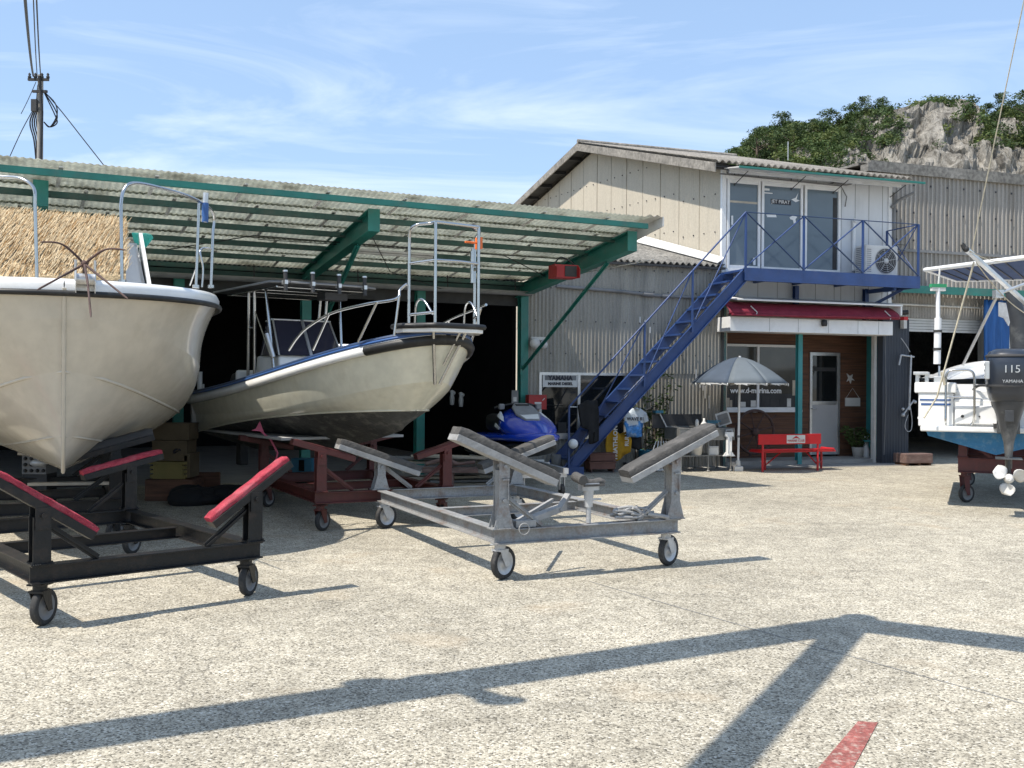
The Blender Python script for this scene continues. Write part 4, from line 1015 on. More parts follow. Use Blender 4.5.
mb=FMB(C); mb.tube([(SL,.30,3.20),(.02,.30,3.20)],.045,10); 
mb.build('conduit','mid_grey',cs)
mb=FMB(C)
for s0 in (-12,-9,-6.6,-4.9,-3.2,-1.6,-.3): mb.tube([(s0,.30,3.20),(s0,.26,3.45)],.010,6)
mb.tube([(-6.3,1.0,3.5),(-5.3,2.2,3.62),(-1.4,2.1,3.6),(.0,.9,3.45)],.008,5); mb.build('roof_cable','wire',cs); mb=FMB(C); mb.tube([(-5.2,2.0,3.6),(-.2,2.0,3.62)],.006,5); mb.build('roof_cable','wire',cs); mb=FMB(C)
mb.tube([(-4.05,3.3,3.75),(-3.1,1.6,3.3),(-1.7,.3,3.2)],.007,5)
mb.build('roof_cable','wire',cs)
for (s0,o0) in ((-7.4,1.9),(-3.2,2.1)):
    mb=FMB(C); mb.box(s0-.62,s0+.62,o0-.06,o0+.06,zr_(o0)-.16,zr_(o0)-.13); mb.tube([(s0-.6,o0-.03,zr_(o0)-.18),(s0+.6,o0-.03,zr_(o0)-.18)],.015,8); mb.tube([(s0-.6,o0+.03,zr_(o0)-.18),(s0+.6,o0+.03,zr_(o0)-.18)],.015,8); mb.build('lamp_fitting','offwhite',cs)
# interior shell
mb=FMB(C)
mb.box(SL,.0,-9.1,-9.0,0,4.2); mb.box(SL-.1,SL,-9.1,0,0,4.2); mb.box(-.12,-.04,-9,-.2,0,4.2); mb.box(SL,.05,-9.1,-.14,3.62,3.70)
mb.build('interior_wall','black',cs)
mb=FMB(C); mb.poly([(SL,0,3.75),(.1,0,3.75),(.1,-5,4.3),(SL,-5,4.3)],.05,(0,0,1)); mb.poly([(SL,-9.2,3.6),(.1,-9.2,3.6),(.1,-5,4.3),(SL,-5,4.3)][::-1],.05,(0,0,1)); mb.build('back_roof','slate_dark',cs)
mb=FMB(C); mb.box(-2.2,-1.2,-6.0,-5.9,2.42,2.46)
lm=bpy.data.materials.new('tube_light'); lm.use_nodes=True; lm.node_tree.nodes['Principled BSDF'].inputs['Emission Color'].default_value=(1,1,1,1); lm.node_tree.nodes['Principled BSDF'].inputs['Emission Strength'].default_value=2.5; M['lamp']=lm
mb.build('tube_lamp','lamp',cs)
# red flood lamp box on canopy beam
q=DP(563,272,15.3)
mb=MB(T=Matrix.Translation(q)@Matrix.Rotation(R(20),4,'Z')); mb.box(-.19,.19,-.12,.12,-.10,.10); mb.m=1; mb.box(-.02,.17,-.135,-.12,-.08,.08); mb.m=0; mb.poly([(-.19,-.12,.10),(-.19,-.24,.04),(-.19,-.24,-.10),(-.19,-.12,-.10)],.01,(-1,0,0)); mb.poly([(.19,-.12,.10),(.19,-.2,.04),(.19,-.2,-.10),(.19,-.12,-.10)],.01,(1,0,0)); mb.m=1
mb.tube(smooth([(-.15,0,.1),(-.05,0,.22),(.1,0,.18),(.2,0,.1)],4),.012,6)
tag(mb.build('alarm_box',['red_dull','dark_grey'],None,w=True,loc=tuple(q)),'red box with a dark front hanging under the right end of the green canopy','alarm box')

# ================================================================== low corrugated shed
ls=thing('corrugated_shed','low grey corrugated shed with an old wavy slate roof, behind the blue stairs','shed',(S.x,S.y,0),S.a)
LW=-4.05
w0,w1,wz0,wz1=-3.82,-2.05,.63,1.80    # window
mb=FMB(S)
mb.corr((LW,.02,1.80),(-LW,0,0),(0,0,2.08),(0,1,0),pitch=.075,amp=.010,rows=1)
mb.corr((LW,.012,0.0),(w0-LW,0,0),(0,0,1.82),(0,1,0),pitch=.075,amp=.010)
mb.corr((w0,.012,0.0),(w1-w0,0,0),(0,0,wz0),(0,1,0),pitch=.075,amp=.010)
mb.corr((w1,.012,0.0),(-w1,0,0),(0,0,1.82),(0,1,0),pitch=.075,amp=.010)
mb.box(LW+.12,0,-.12,-.02,1.83,3.86); mb.box(LW+.12,w0-.02,-.12,-.02,0,1.83); mb.box(w0-.02,w1+.02,-.12,-.02,0,wz0-.02); mb.box(w1+.02,0,-.12,-.02,0,1.83)
mb.build('wall','wall_grey',ls)
mb=FMB(S)
for zz_ in (2.15,2.75,3.35,3.75):
    for i in range(14): mb.cyl((LW+.15+i*.3,.03,zz_),(LW+.15+i*.3,.045,zz_),.012,6)
mb.build('nail_heads','ink',ls)
mb=FMB(S)
sl_=lambda o: 3.93+(-o)*.247
mb.corr((-9.0,.14,sl_(.14)),(9.0-.02,0,0),(0,-3.6,3.6*.247),(0,0,1),pitch=.13,amp=.028,seg=6,rows=3)
mb.build('roof','slate_dark',ls,solid=.012)
mb=FMB(S); mb.box(-4.0,-.02,.10,.16,3.83,3.87); mb.box(LW,-.02,.0,.04,3.86,3.90); mb.build('eave_batten','dark_grey',ls)
mb=FMB(S); mb.poly([(-.20,.16,sl_(.16)+.05),(-.20,-3.42,sl_(-3.42)+.05),(-.03,-3.42,sl_(-3.42)+.20),(-.03,.16,sl_(.16)+.16)],.012,(-.3,0,1)); mb.build('flashing','offwhite',ls)
mb=FMB(S); mb.tube([(-3.5,.06,3.38),(-2.2,.07,3.33),(-1.4,.06,3.28),(-.05,.06,3.27)],.030,8); mb.tube([(-1.75,.07,3.30),(-1.55,.07,3.29)],.045,8); mb.tube([(-1.35,.07,3.28),(-1.2,.07,3.28)],.04,8); mb.build('conduit','mid_grey',ls)
# window: frame, glass panes
mb=FMB(S)
for a,b in ((w0,w0+.05),((w0+w1)/2-.12,(w0+w1)/2-.07),(w1-.05,w1)): mb.box(a,b,-.0,.045,wz0+.05,wz1-.05)
mb.box(w0,w1,-.0,.05,wz0,wz0+.05); mb.box(w0,w1,-.0,.05,wz1-.05,wz1); mb.box(w0-.04,w1+.04,.03,.07,wz0-.06,wz0-.001)
wn=mb.build('window','alu',ls)
mb=FMB(S); mb.box(w0+.04,w1-.04,.0,.012,wz0+.04,wz1-.04); mb.build('pane','glass',wn)
mb=FMB(S); rr=random.Random(9)
mb.box(w0+.03,(w0+w1)/2-.1,.0125,.016,wz0+.04,wz0+.045)
for (px,py,wd,hh) in ((562,432,.16,.36),(548,430,.10,.22),(555,436,.12,.15)):
    s0,z0=S.pick(px,py,0); mb.box(s0-wd/2,s0+wd/2,.013,.018,max(z0-hh/2,wz0+.05),z0+hh/2)
mb.build('window_clutter','dark_grey',wn)
sg=FMB(S); sg.box(-3.76,-3.07,.052,.065,1.53,1.745); sgo=sg.build('sign_board','sign_white',ls)
sg=FMB(S); sg.box(-3.72,-3.10,.066,.067,1.655,1.74); sg.build('sign_band','mid_grey',sgo)
ftext(S,'YAMAHA',.115,-3.415,.070,1.692,'sign_text','ink',sgo,bold=.006)
sg=FMB(S); 
ftext(S,'MARINE DIESEL',.072,-3.415,.070,1.59,'sign_text','ink',sgo,bold=.003)
# flaking paint patches on the corrugated wall
mb=FMB(S)
for (px,py,l_) in ((640,320,.12),(645,324,.16),(650,330,.12),(696,375,.22),(700,383,.18),(705,392,.25),(709,402,.25),(703,388,.1)):
    s0,z0=S.pick(px,py,.03); mb.box(s0-.015,s0+.015,.034,.037,z0-l_/2,z0+l_/2)
mb.build('paint_flake','offwhite',ls)
mb=FMB(S); mb.lathe([(0,0),(.07,.0),(.10,.06),(.0,.065)],12,True,Matrix.Translation((-3.95,.10,2.32))@Matrix.Rotation(R(-90),4,'X')); mb.lathe([(0,0),(.06,.0),(.08,.05),(.0,.055)],12,True,Matrix.Translation((-3.78,.10,2.30))@Matrix.Rotation(R(-90),4,'X')); mb.box(-4.0,-3.72,.02,.1,2.38,2.44); mb.build('wall_lamp','offwhite',ls)

# ================================================================== two-storey shop
sh_=thing('shop_building','two storey marine shop with cream gable wall, white upper front and wood clad ground floor','shop building',(S.x,S.y,0),S.a)
SW=3.98
RG=(-6.42,7.62)
# gable wall (left side, s=0): boards
mb=FMB(S)
gp=[(0,0),(0,5.80),(RG[0],7.52),(-12.6,6.62),(-12.6,0)]
mb.poly([(0.0,o,z) for o,z in gp],.12,(1,0,0)); mb.build('gable_wall_core','wall_cream',sh_)
def gtop(o):
    return 5.80+(o/RG[0])*(7.52-5.80) if o>=RG[0] else 7.52+(RG[0]-o)/(12.6+RG[0])*(6.62-7.52)
mb=FMB(S); nseg=0; o0=-.02; W_=.075
import itertools
pts=[]
o=-.0
P0_=[];P1_=[]
while o>-12.6:
    ph=(-o/W_)%1.0; k=int(-o/W_)
    amp=-.006-.010*(.5+.5*math.cos(2*math.pi*ph))
    P0_.append(Vector((amp,o,3.3))); P1_.append(Vector((amp,o,gtop(o)-.02))); o-=W_/5
mb.grid([P0_,P1_],True); 
o=-.02
while o>-12.4:
    mb.m=1; mb.box(-.022,-.002,o-.008,o+.0,3.3,gtop(o)-.04); o-=.86
mb.build('gable_cladding',['wall_cream','seam'],sh_)
mb=FMB(S)
for k in range(28):
    o=-.25-k*.43
    for z in ((4.6,5.35) if k<4 else (4.75,5.55,6.3)):
        z=z+(-o)*.06
        if z<gtop(o)-.1: mb.cyl((-.016,o,z),(-.03,o,z),.014,6)
mb.build('nail_heads','ink',sh_)
# upper front
mb=FMB(S)
g0,g1,gz0,gz1=.08,2.72,3.86,5.62
mb.box(0,g0,-.12,.0,3.3,5.80); mb.box(g1,SW,-.12,0,3.3,5.80); mb.box(g0,g1,-.12,0,gz1,5.80); mb.box(g0,g1,-.12,0,3.3,gz0)
mb.build('upper_wall','white_panel',sh_)
mb=FMB(S)
for a in (2.76,3.10,3.44,3.78): mb.box(a,a+.008,.001,.004,3.3,5.78)
for a in (.35,.8,1.25,1.7,2.15,2.6): mb.box(a,a+.008,.001,.004,3.3,3.84); mb.box(a,a+.008,.001,.004,5.64,5.78)
mb.build('panel_joint','mid_grey',sh_)
mb=FMB(S); mb.box(-.035,.06,-.03,.035,3.3,5.80); mb.build('corner_trim','white',sh_)
mb=FMB(S); mb.box(SW-.06,SW+.03,-.12,.03,3.3,5.80); mb.build('corner_trim','white',sh_)
# glazed doors upstairs
wn=None
mb=FMB(S)
sd_=[(.08,.83),(.86,1.82),(1.86,2.72)]
mb.box(g0-.04,g1+.04,.002,.05,gz1,gz1+.07); mb.box(g0-.04,g1+.04,.002,.05,gz0-.06,gz0)
for a,b in sd_: mb.box(a,a+.055,.0,.045,gz0,gz1); mb.box(b-.055,b,.0,.045,gz0,gz1); mb.box(a+.055,b-.055,.0,.04,gz1-.07,gz1-.001); mb.box(a+.055,b-.055,.0,.04,gz0+.001,gz0+.08)
wn=mb.build('glazed_door','white',sh_,bevel=.003)
for a,b in sd_:
    mb=FMB(S); mb.box(a+.05,b-.05,-.02,.012,gz0+.07,gz1-.06); mb.build('pane','glass_pale',wn)
mb=FMB(S); mb.box(.14,.78,.013,.016,5.17,5.21); mb.m=1; mb.box(2.55,2.65,.013,.015,gz0+.1,gz1-.2); mb.m=2; mb.box(.16,.19,.045,.075,4.72,4.90); mb.box(.66,.70,.045,.075,3.96,4.1)
mb.build('door_fitting',['wood_pale','dark_grey','white'],wn)
# stickers and lettering on the panes
mb=FMB(S); mb.box(1.08,1.55,.0130,.0145,5.20,5.30); mb.build('sticker_band','ink',wn)
ftext(S,'JET PIRAT',.10,1.31,.017,5.25,'lettering','white',wn,.001)
for pl in ([(1.56,.013,5.32),(1.66,.013,5.36),(1.72,.013,5.46),(1.68,.013,5.33),(1.76,.013,5.31),(1.66,.013,5.27)],[(.98,.013,4.98),(1.2,.013,4.99),(1.22,.013,4.94),(1.0,.013,4.93)],
  [(1.52,.013,4.96),(1.60,.013,5.0),(1.70,.013,4.98),(1.66,.013,4.93),(1.67,.013,4.86),(1.62,.013,4.84),(1.60,.013,4.91),(1.54,.013,4.92)],[(.92,.013,5.50),(1.05,.013,5.50),(1.05,.013,5.46),(.92,.013,5.46)],[(.92,.013,5.42),(1.12,.013,5.42),(1.12,.013,5.40),(.92,.013,5.40)]):
    mb=FMB(S); mb.poly(pl,.002,(0,1,0)); mb.build('sticker','white',wn)
# roof
mb=FMB(S)
def rz_(o): return 5.86+(.38-o)/(.38-RG[0])*(7.74-5.86)
mb.corr((-.38,.38,5.86),(SW+.62,0,0),(0,RG[0]-.38,7.74-5.86),(0,0,1),pitch=.146,amp=.028,seg=6,rows=1)
mb.build('roof','slate',sh_,solid=.012)
mb=FMB(S)
mb.corr((-.38,RG[0],7.74),(SW+.62,0,0),(0,-6.4,-.95),(0,0,1),pitch=.146,amp=.028,seg=4,rows=1)
mb.build('roof','slate',sh_,solid=.012)
mb=FMB(S); o=.38
n_=12
for i in range(n_): # lap lines: each row a slightly raised edge course
    pass
mb.tube([(-.40,RG[0],7.78),(SW+.25,RG[0],7.78)],.06,8); mb.build('ridge_cap','slate',sh_)
mb=FMB(S)
mb.poly([(-.42,.40,5.83),(-.42,RG[0],7.72),(-.42,RG[0],7.54),(-.42,.40,5.65)],.03,(1,0,0))
mb.poly([(-.42,RG[0],7.72),(-.42,-12.9,6.76),(-.42,-12.9,6.60),(-.42,RG[0],7.54)],.03,(1,0,0))
mb.build('verge_board','slate',sh_)
mb=FMB(S)
mb.poly([(-.39,.3,5.79),(-.39,RG[0],7.66),(-.0,RG[0],7.66),(-.0,.3,5.79)],.02,(0,0,-1)); mb.poly([(-.39,RG[0],7.66),(-.39,-12.9,6.68),(-.0,-12.9,6.68),(-.0,RG[0],7.66)],.02,(0,0,-1))
for k in range(12):
    o=.2-k*1.05; z=(rz_(o)-.15) if o>RG[0] else 7.56+(o-RG[0])*.15
    mb.box(-.38,.0,o-.04,o+.04,z,z+.08)
mb.build('soffit','dark_grey',sh_)
mb=FMB(S); mb.box(.02,SW+.1,.18,.22,5.70,5.80); mb.build('fascia','white_panel',sh_)
# teal rain canopy with brackets
mb=FMB(S)
mb.poly([(-.12,.12,5.80),(SW+.20,.12,5.80),(SW+.20,.78,5.70),(-.12,.78,5.70)],.02,(0,0,-1)); mb.m=1; mb.box(-.12,SW+.20,.77,.80,5.67,5.71)
rc=mb.build('rain_canopy',['offwhite','green_steel'],sh_)
for s0 in (.25,1.55,2.55,3.95):
    mb=FMB(S); mb.tube([(s0,.02,5.52),(s0,.50,5.69)],.008,6); mb.tube([(s0,.02,5.5),(s0,.02,5.75)],.008,6); mb.build('bracket','dark_grey',rc)
mb=FMB(S); mb.tube([(-.1,.06,5.70),(2.7,.07,5.66),(2.85,.06,5.45),(2.82,.05,5.25)],.012,6); mb.tube([(2.5,.07,5.70),(2.8,.1,5.68),(2.95,.08,5.72)],.018,6); mb.tube([(SW-.02,.06,5.3),(SW+.12,.1,5.45),(SW+.35,.3,5.6)],.03,8); mb.tube([(SW+.06,.05,5.62),(SW+.06,.05,3.4)],.035,8); mb.build('downpipe','mid_grey',sh_)
mb=FMB(S); mb.tube([(3.04,.05,4.95),(3.04,.05,3.95)],.035,10); mb.tube([(3.04,.05,4.95),(3.04,.10,4.98)],.045,10); mb.tube([(3.04,.05,4.0),(3.15,.1,3.95)],.035,10); mb.build('pipe_cover','white',sh_)
# side / rear walls
mb=FMB(S); mb.box(SW-.1,SW,-12.5,-1.0,0,5.7); mb.box(SW-.1,SW,-1.0,-.12,3.3,5.7); mb.box(.12,SW-.1,-12.6,-12.5,0,6.6); mb.poly([(SW-.1,0,5.7),(SW-.1,RG[0],7.54),(SW-.1,-12.5,6.6),(SW-.1,-12.5,5.7)],.1,(1,0,0)); mb.box(.12,SW-.1,-12.4,-.0,3.22,3.3); mb.build('rear_wall','wall_grey',sh_)
# ground floor: recessed wood wall at o=-.9
OR=-.9
d0,d1,dz0,dz1=2.66,3.42,.12,2.30
wf0,wf1,wfz0,wfz1=.12,2.40,1.08,2.44
mb=FMB(S)
mb.box(.0,wf0,OR-.1,OR,0,3.2); mb.box(wf0,wf1,OR-.1,OR,0,wfz0); mb.box(wf0,wf1,OR-.1,OR,wfz1,3.2); mb.box(wf1,d0,OR-.1,OR,0,3.2); mb.box(d0,d1,OR-.1,OR,dz1,3.2); mb.box(d1,4.2,OR-.1,OR,0,3.2)
mb.build('wood_cladding','wood_dark',sh_)
mb=FMB(S)
z=.1
while z<2.9:
    for a,b in ((.0,wf0-.03) if wfz0<z<wfz1 else (.0,d0-.03),)[0:1]+(((wf1+.03,d0-.03),) if wfz0<z<wfz1 else ())+((d1+.03,4.12),):
        mb.box(a,b,OR+.001,OR+.003,z,z+.006)
    z+=.115
mb.build('board_gap','ink',sh_)
mb=FMB(S); mb.box(0.02,.10,OR,0,0,3.2); mb.box(4.13,4.2,OR,-.05,0,3.0); mb.build('side_panel','teal',sh_)
mb=FMB(S); mb.box(.12,4.12,OR,0,2.98,3.2); mb.build('recess_ceiling','offwhite',sh_)
mb=FMB(S); mb.box(.0,4.1,OR,-.0,0,.08); mb.build('floor_slab','concrete',sh_)
mb=FMB(S); mb.box(-.03,.025,-.04,.04,0,3.1); mb.build('post','dark_grey',sh_)
mb=FMB(S); mb.hbeam((1.79,-.02,0),(1.79,-.02,2.9),.10,.10,.01,up=(0,1,0)); mb.build('post','teal',sh_)
mb=FMB(S); mb.box(3.58,3.635,-.06,.04,0,2.9); mb.build('post','offwhite',sh_)
# shop window
mb=FMB(S)
mb.box(wf0,wf1,OR-.0,OR+.05,wfz0,wfz0+.05); mb.box(wf0,wf1,OR,OR+.05,wfz1-.05,wfz1)
for a in (wf0,wf1-.05,1.36): mb.box(a,a+.05,OR,OR+.045,wfz0+.05,wfz1-.05)
mb.box(wf0-.02,wf1+.03,OR+.001,OR+.10,wfz0-.05,wfz0-.001)
wn=mb.build('shop_window','white',sh_)
mb=FMB(S); mb.box(wf0+.04,wf1-.04,OR-.02,OR+.008,wfz0+.04,wfz1-.04); mb.build('pane',mat('window_warm',(.06,.057,.048),.12,var=.35,vs=1.2,spec=.7),wn)
mb=FMB(S); rr=random.Random(12)
s0=wf0+.5
while s0<wf1-.15:
    w_=rr.uniform(.05,.16); h_=rr.uniform(.08,.24); mb.m=rr.choice((0,0,1,2)); mb.box(s0,s0+w_,OR+.009,OR+.015,wfz0+.06,wfz0+.06+h_); s0+=w_+rr.uniform(.0,.08)
mb.m=0; mb.box(wf0+.45,wf1-.06,OR+.0082,OR+.0088,wfz0+.05,wfz0+.33); mb.m=1; mb.box(wf1-.16,wf1-.08,OR+.009,OR+.012,wfz0+.3,wfz0+.62)
mb.build('window_display',['dark_grey','wood_pale','offwhite'],wn)
ftext(S,'www.d-ma rina.com'.replace('a r','ar'),.155,1.33,OR+.052,wfz0+.395,'lettering','white',wn,.001,bold=.004)
# door
mb=FMB(S)
mb.box(d0,d0+.06,OR,OR+.04,dz0,dz1); mb.box(d1-.06,d1,OR,OR+.04,dz0,dz1); mb.box(d0+.06,d1-.06,OR,OR+.04,dz1-.07,dz1); mb.box(d0+.06,d1-.06,OR,OR+.03,1.18,1.26)
dr=mb.build('door','alu',sh_,bevel=.003)
mb=FMB(S); mb.box(d0+.06,d1-.06,OR-.01,OR+.022,dz0,1.18); mb.build('door_panel',mat('door_grey',(.40,.40,.40),.5,var=.05),dr)
mb=FMB(S); mb.box(d0+.06,d1-.06,OR-.01,OR+.015,1.26,dz1-.07); mb.build('pane','glass',dr)
mb=FMB(S); mb.box(d0+.09,d1-.1,OR+.016,OR+.02,1.90,1.98); mb.build('door_blind','dark_grey',dr)
mb=FMB(S); mb.tube([(d0+.03,OR+.04,1.10),(d0+.03,OR+.09,1.10),(d0+.13,OR+.09,1.10)],.012,6); mb.build('handle','stain',dr)
# awning cassette: white cover, rolled red fabric, white shutter housing
mb=FMB(S); mb.poly([(-.05,.0,3.30),(3.80,.0,3.30),(3.80,.62,3.20),(-.05,.62,3.20)],.035,(0,0,1)); mb.box(3.76,3.80,.0,.6,3.02,3.20); aw=mb.build('awning_cover','white',sh_,bevel=.005)
mb=FMB(S)
P=[]
for j in range(9):
    t=j/8; row=[]
    for i in range(41):
        s0=-.22+3.93*i/40; row.append(Vector((s0,.30+.34*math.sin(t*math.pi*.6)+.01*noise.noise(Vector((i*.3,j,1))),3.20-.30*t*(1-.18*abs(i/40-.45))+.012*noise.noise(Vector((i*.2,j*.5,5))))))
    P.append(row)
mb.grid(P,True); mb.build('awning_fabric','maroon',aw,solid=.01)
mb=FMB(S); mb.tube([(-.18,.66,2.92),(3.65,.66,2.97)],.022,8); mb.m=1
for s0 in (.25,3.35): mb.tube([(s0,.62,3.1),(s0+.12,.66,2.98),(s0+.1,.67,2.93)],.01,6)
mb.build('awning_bar',['maroon','offwhite'],aw)
hs0=S.pick(730,330,.5)[0]; hs1=S.pick(893,330,.5)[0]
mb=FMB(S); mb.box(hs0,hs1,.0,.50,2.62,2.90); mb.build('shutter_housing','white',sh_,bevel=.01)
mb=FMB(S)
for s0 in (.65,1.3,2.0,2.7,3.2): mb.box(s0+.1,s0+.105,.501,.504,2.63,2.89)
mb.build('housing_joint','mid_grey',sh_)
mb=FMB(S); mb.lathe([(0,0),(.05,0),(.06,.05),(.055,.12),(.0,.13)],12,True,Matrix.Translation((1.97,.55,2.76))); mb.box(1.95,1.99,.50,.55,2.82,2.88); mb.build('wall_lamp','dark_grey',sh_)
mb=FMB(S); mb.box(4.05,4.13,.25,.35,2.78,2.95); mb.m=1; mb.box(4.05,4.15,.24,.36,2.95,3.02); mb.m=2; mb.tube([(4.02,.2,3.1),(4.2,.3,3.12)],.05,8); mb.build('alarm_bell',['offwhite','red','dark_grey'],sh_)
mb=FMB(S); mb.box(.02,.06,.05,.10,2.72,2.86); mb.build('switch_box','white',sh_)
# things hung on the wood wall
q=[S.pick(684+0,375,OR)] if 0 else None
def ws(px,py,o=OR): return S.pick(px,py,o)
s0,z0=ws(852,402); 
mb=FMB(S); mb.box(s0-.19,s0+.19,OR+.01,OR+.03,z0-.09,z0+.09); mb.m=1; mb.tube([(s0-.17,OR+.02,z0+.09),(s0,OR+.015,z0+.30),(s0+.17,OR+.02,z0+.09)],.005,4)
tag(mb.build('name_plaque',['sign_white','offwhite'],None),'blank white plaque hung on a cord beside the shop door','plaque')
s0,z0=ws(850,379)
mb=FMB(S); mb.poly([(s0-.10,OR+.01,z0+.12),(s0-.02,OR+.01,z0+.06),(s0+.05,OR+.01,z0+.10),(s0+.03,OR+.01,z0+.02),(s0+.10,OR+.01,z0-.03),(s0+.02,OR+.01,z0-.02),(s0-.0,OR+.01,z0-.10),(s0-.04,OR+.01,z0-.02),(s0-.10,OR+.01,z0-.06),(s0-.06,OR+.01,z0+.02)][::-1],.02,(0,1,0))
tag(mb.build('wall_ornament','offwhite',None),'small pale splayed ornament fixed to the wood wall above the plaque','ornament')

# ================================================================== blue stairs and balcony
st_=thing('steel_staircase','blue steel staircase and balcony with cross braced railing outside the upper floor','staircase',tuple(S.pt(-3.4,1.0,0)),S.a)
BZ=3.78; O1=1.0; O0=.22
mb=FMB(S)
# balcony deck
mb.box(-.12,3.80,.04,O1-.06,BZ-.06,BZ-.02); bal=mb.build('balcony_deck','blue_steel',st_)
mb=FMB(S); mb.chan((-.14,O1,BZ-.13),(3.86,O1,BZ-.13),.07,.24,.010,side=1); mb.bar((3.83,.03,BZ-.13),(3.83,O1-.04,BZ-.13),.06,.22); 
for s0 in (.7,1.6,2.6): mb.bar((s0,.03,BZ-.12),(s0,O1-.04,BZ-.12),.05,.12)
mb.build('balcony_beam','blue_steel',st_)
mb=FMB(S)
for s0 in (1.62,3.30):
    mb.hbeam((s0,.10,2.95),(s0,.10,BZ-.2),.09,.09,.008,up=(0,1,0)); mb.build('balcony_bracket','blue_steel',st_); mb=FMB(S)
mb.bar((3.35,.12,3.2),(3.85,.55,BZ-.22),.06,.06); mb.bar((3.33,.1,3.52),(3.33,O1-.05,3.52),.05,.08); mb.bar((.15,.12,3.3),(-.05,.8,BZ-.25),.05,.05)
mb.build('balcony_bracket','blue_steel',st_)
def zst(s): # stringer centre line
    return BZ-.14+(s+.16)*(BZ-.05)/(3.60-.16)
sB=-3.55
for o in (O1,O0):
    mb=FMB(S); a=Vector((-.10,o,BZ-.12)); b=Vector((sB-.12,o,.05))
    mb.chan(a,b,.06,.205,.010,side=1 if o==O1 else -1)
    if o==O0: mb.bar((-.14,o,BZ-.13),(.1,o,BZ-.13),.06,.22)
    mb.box(sB-.13,sB+.2,o-.04,o+.04,0,.14); mb.build('stringer','blue_steel',st_)
nt_=15
for k in range(1,nt_):
    t=k/nt_; s0=sB-.12+(-.10-sB+.12)*t; z0=(BZ-.02)*t+.02
    mb=FMB(S); mb.box(s0-.11,s0+.13,O0+.03,O1-.03,z0-.035,z0); mb.build('tread','blue_steel',st_)
# railings
mb=FMB(S); rh=1.02
posts=[(-.14,BZ),(1.30,BZ),(2.72,BZ),(SW+.14,BZ)]
def rp(px,py,o=O1): return S.pick(px,py,o)
bs_=[rp(745,267)[0],rp(803,270)[0],rp(862,274)[0],rp(917.5,278)[0]]
for s0 in bs_: mb.bar((s0,O1+.02,BZ-.2),(s0,O1+.02,BZ+rh),.035,.035); mb.build('railing_post','blue_steel',st_); mb=FMB(S)
for s0 in (bs_[-1],): 
    mb.bar((s0,.1,BZ-.1),(s0,.1,BZ+rh),.035,.035)
    mb.tube([(s0,O1,BZ+rh),(s0,.1,BZ+rh)],.012,6); mb.tube([(s0,O1,BZ+rh),(s0,.1,BZ)],.010,6); mb.tube([(s0,O1,BZ),(s0,.1,BZ+rh)],.010,6)
mb.build('side_railing','blue_steel',st_)
mb=FMB(S); mb.tube([(bs_[0],O1+.02,BZ+rh),(bs_[-1],O1+.02,BZ+rh)],.010,6); mb.build('railing_top','navy',st_)
mb=FMB(S)
for a,b in zip(bs_[:-1],bs_[1:]):
    mb.m=0; mb.tube([(a,O1+.03,BZ+rh),(b,O1+.03,BZ)],.014,6); mb.m=1; mb.tube([(a,O1+.01,BZ),(b,O1+.01,BZ+rh)],.014,6)
mb.build('railing_brace',['navy','blue_steel'],st_)
mb=FMB(S)
hp=[(-3.63,0.0,1.19),(-2.18,1.55,2.70),(-1.22,2.55,3.68),(bs_[0],BZ,BZ+rh)]
for s0,zb,zt_ in hp[:-1]: mb.bar((s0,O1+.02,zb),(s0,O1+.02,zt_),.03,.03)
mb.tube([(hp[0][0],O1+.02,hp[0][2]),(bs_[0],O1+.02,BZ+rh)],.017,8)
for (a,b) in zip(hp[:-1],hp[1:]): mb.tube([(a[0],O1+.02,a[1]+.12),(b[0],O1+.02,b[2])],.012,6)
mb.tube([(-2.95,O1+.02,1.0),(-2.18,O1+.02,1.75)],.012,6)
mb.build('handrail','blue_steel',st_)
mb=FMB(S); mb.tube([(-3.63,O1+.02,1.19),(-3.0,O1-.2,1.17)],.010,6)
mb.sphere((-3.58,O1+.10,.55),.085); mb.build('hanging_ball','white',st_)
# AC outdoor unit on the balcony
ac=thing('air_conditioner','off-white air conditioner outdoor unit on the balcony floor','air conditioner',tuple(S.pt(3.45,.45,BZ-.02)),S.a)
a0,a1,az0=2.94,3.72,BZ-.02
mb=FMB(S); mb.box(a0,a1,.22,.55,az0+.04,az0+.66); mb.box(a0+.1,a0+.16,.2,.57,az0,az0+.04); mb.box(a1-.16,a1-.1,.2,.57,az0,az0+.04); mb.build('casing','offwhite',ac,bevel=.015)
cc=(a0+.48,.552,az0+.35)
mb=FMB(S); mb.lathe([(.0,.0),(.245,.0),(.255,.006),(.0,.008)],28,True,Matrix.Translation(cc)@Matrix.Rotation(R(-90),4,'X')); mb.build('fan_opening','dark_grey',ac)
mb=FMB(S)
for r_ in (.06,.1,.14,.18,.22,.25): mb.tube([Vector(cc)+Vector((math.cos(a)*r_,.018,math.sin(a)*r_)) for a in [i*math.pi/12 for i in range(24)]],.004,4,closed=True)
for k in range(8): a=k*math.pi/4+.2; mb.tube([Vector(cc)+Vector((0,.02,0)),Vector(cc)+Vector((math.cos(a)*.25,.02,math.sin(a)*.25))],.005,4)
mb.lathe([(0,0),(.05,0),(.05,.02),(0,.022)],12,True,Matrix.Translation(Vector(cc)+Vector((0,.01,0)))@Matrix.Rotation(R(-90),4,'X')); mb.build('fan_grille','offwhite',ac)
mb=FMB(S)
for k in range(14): mb.box(a0-.003,a0+.0,.25,.5,az0+.1+k*.038,az0+.12+k*.038); 
for k in range(12): mb.box(a0+.02,a0+.13,.5501,.553,az0+.12+k*.04,az0+.135+k*.04)
mb.build('side_louvre','mid_grey',ac)

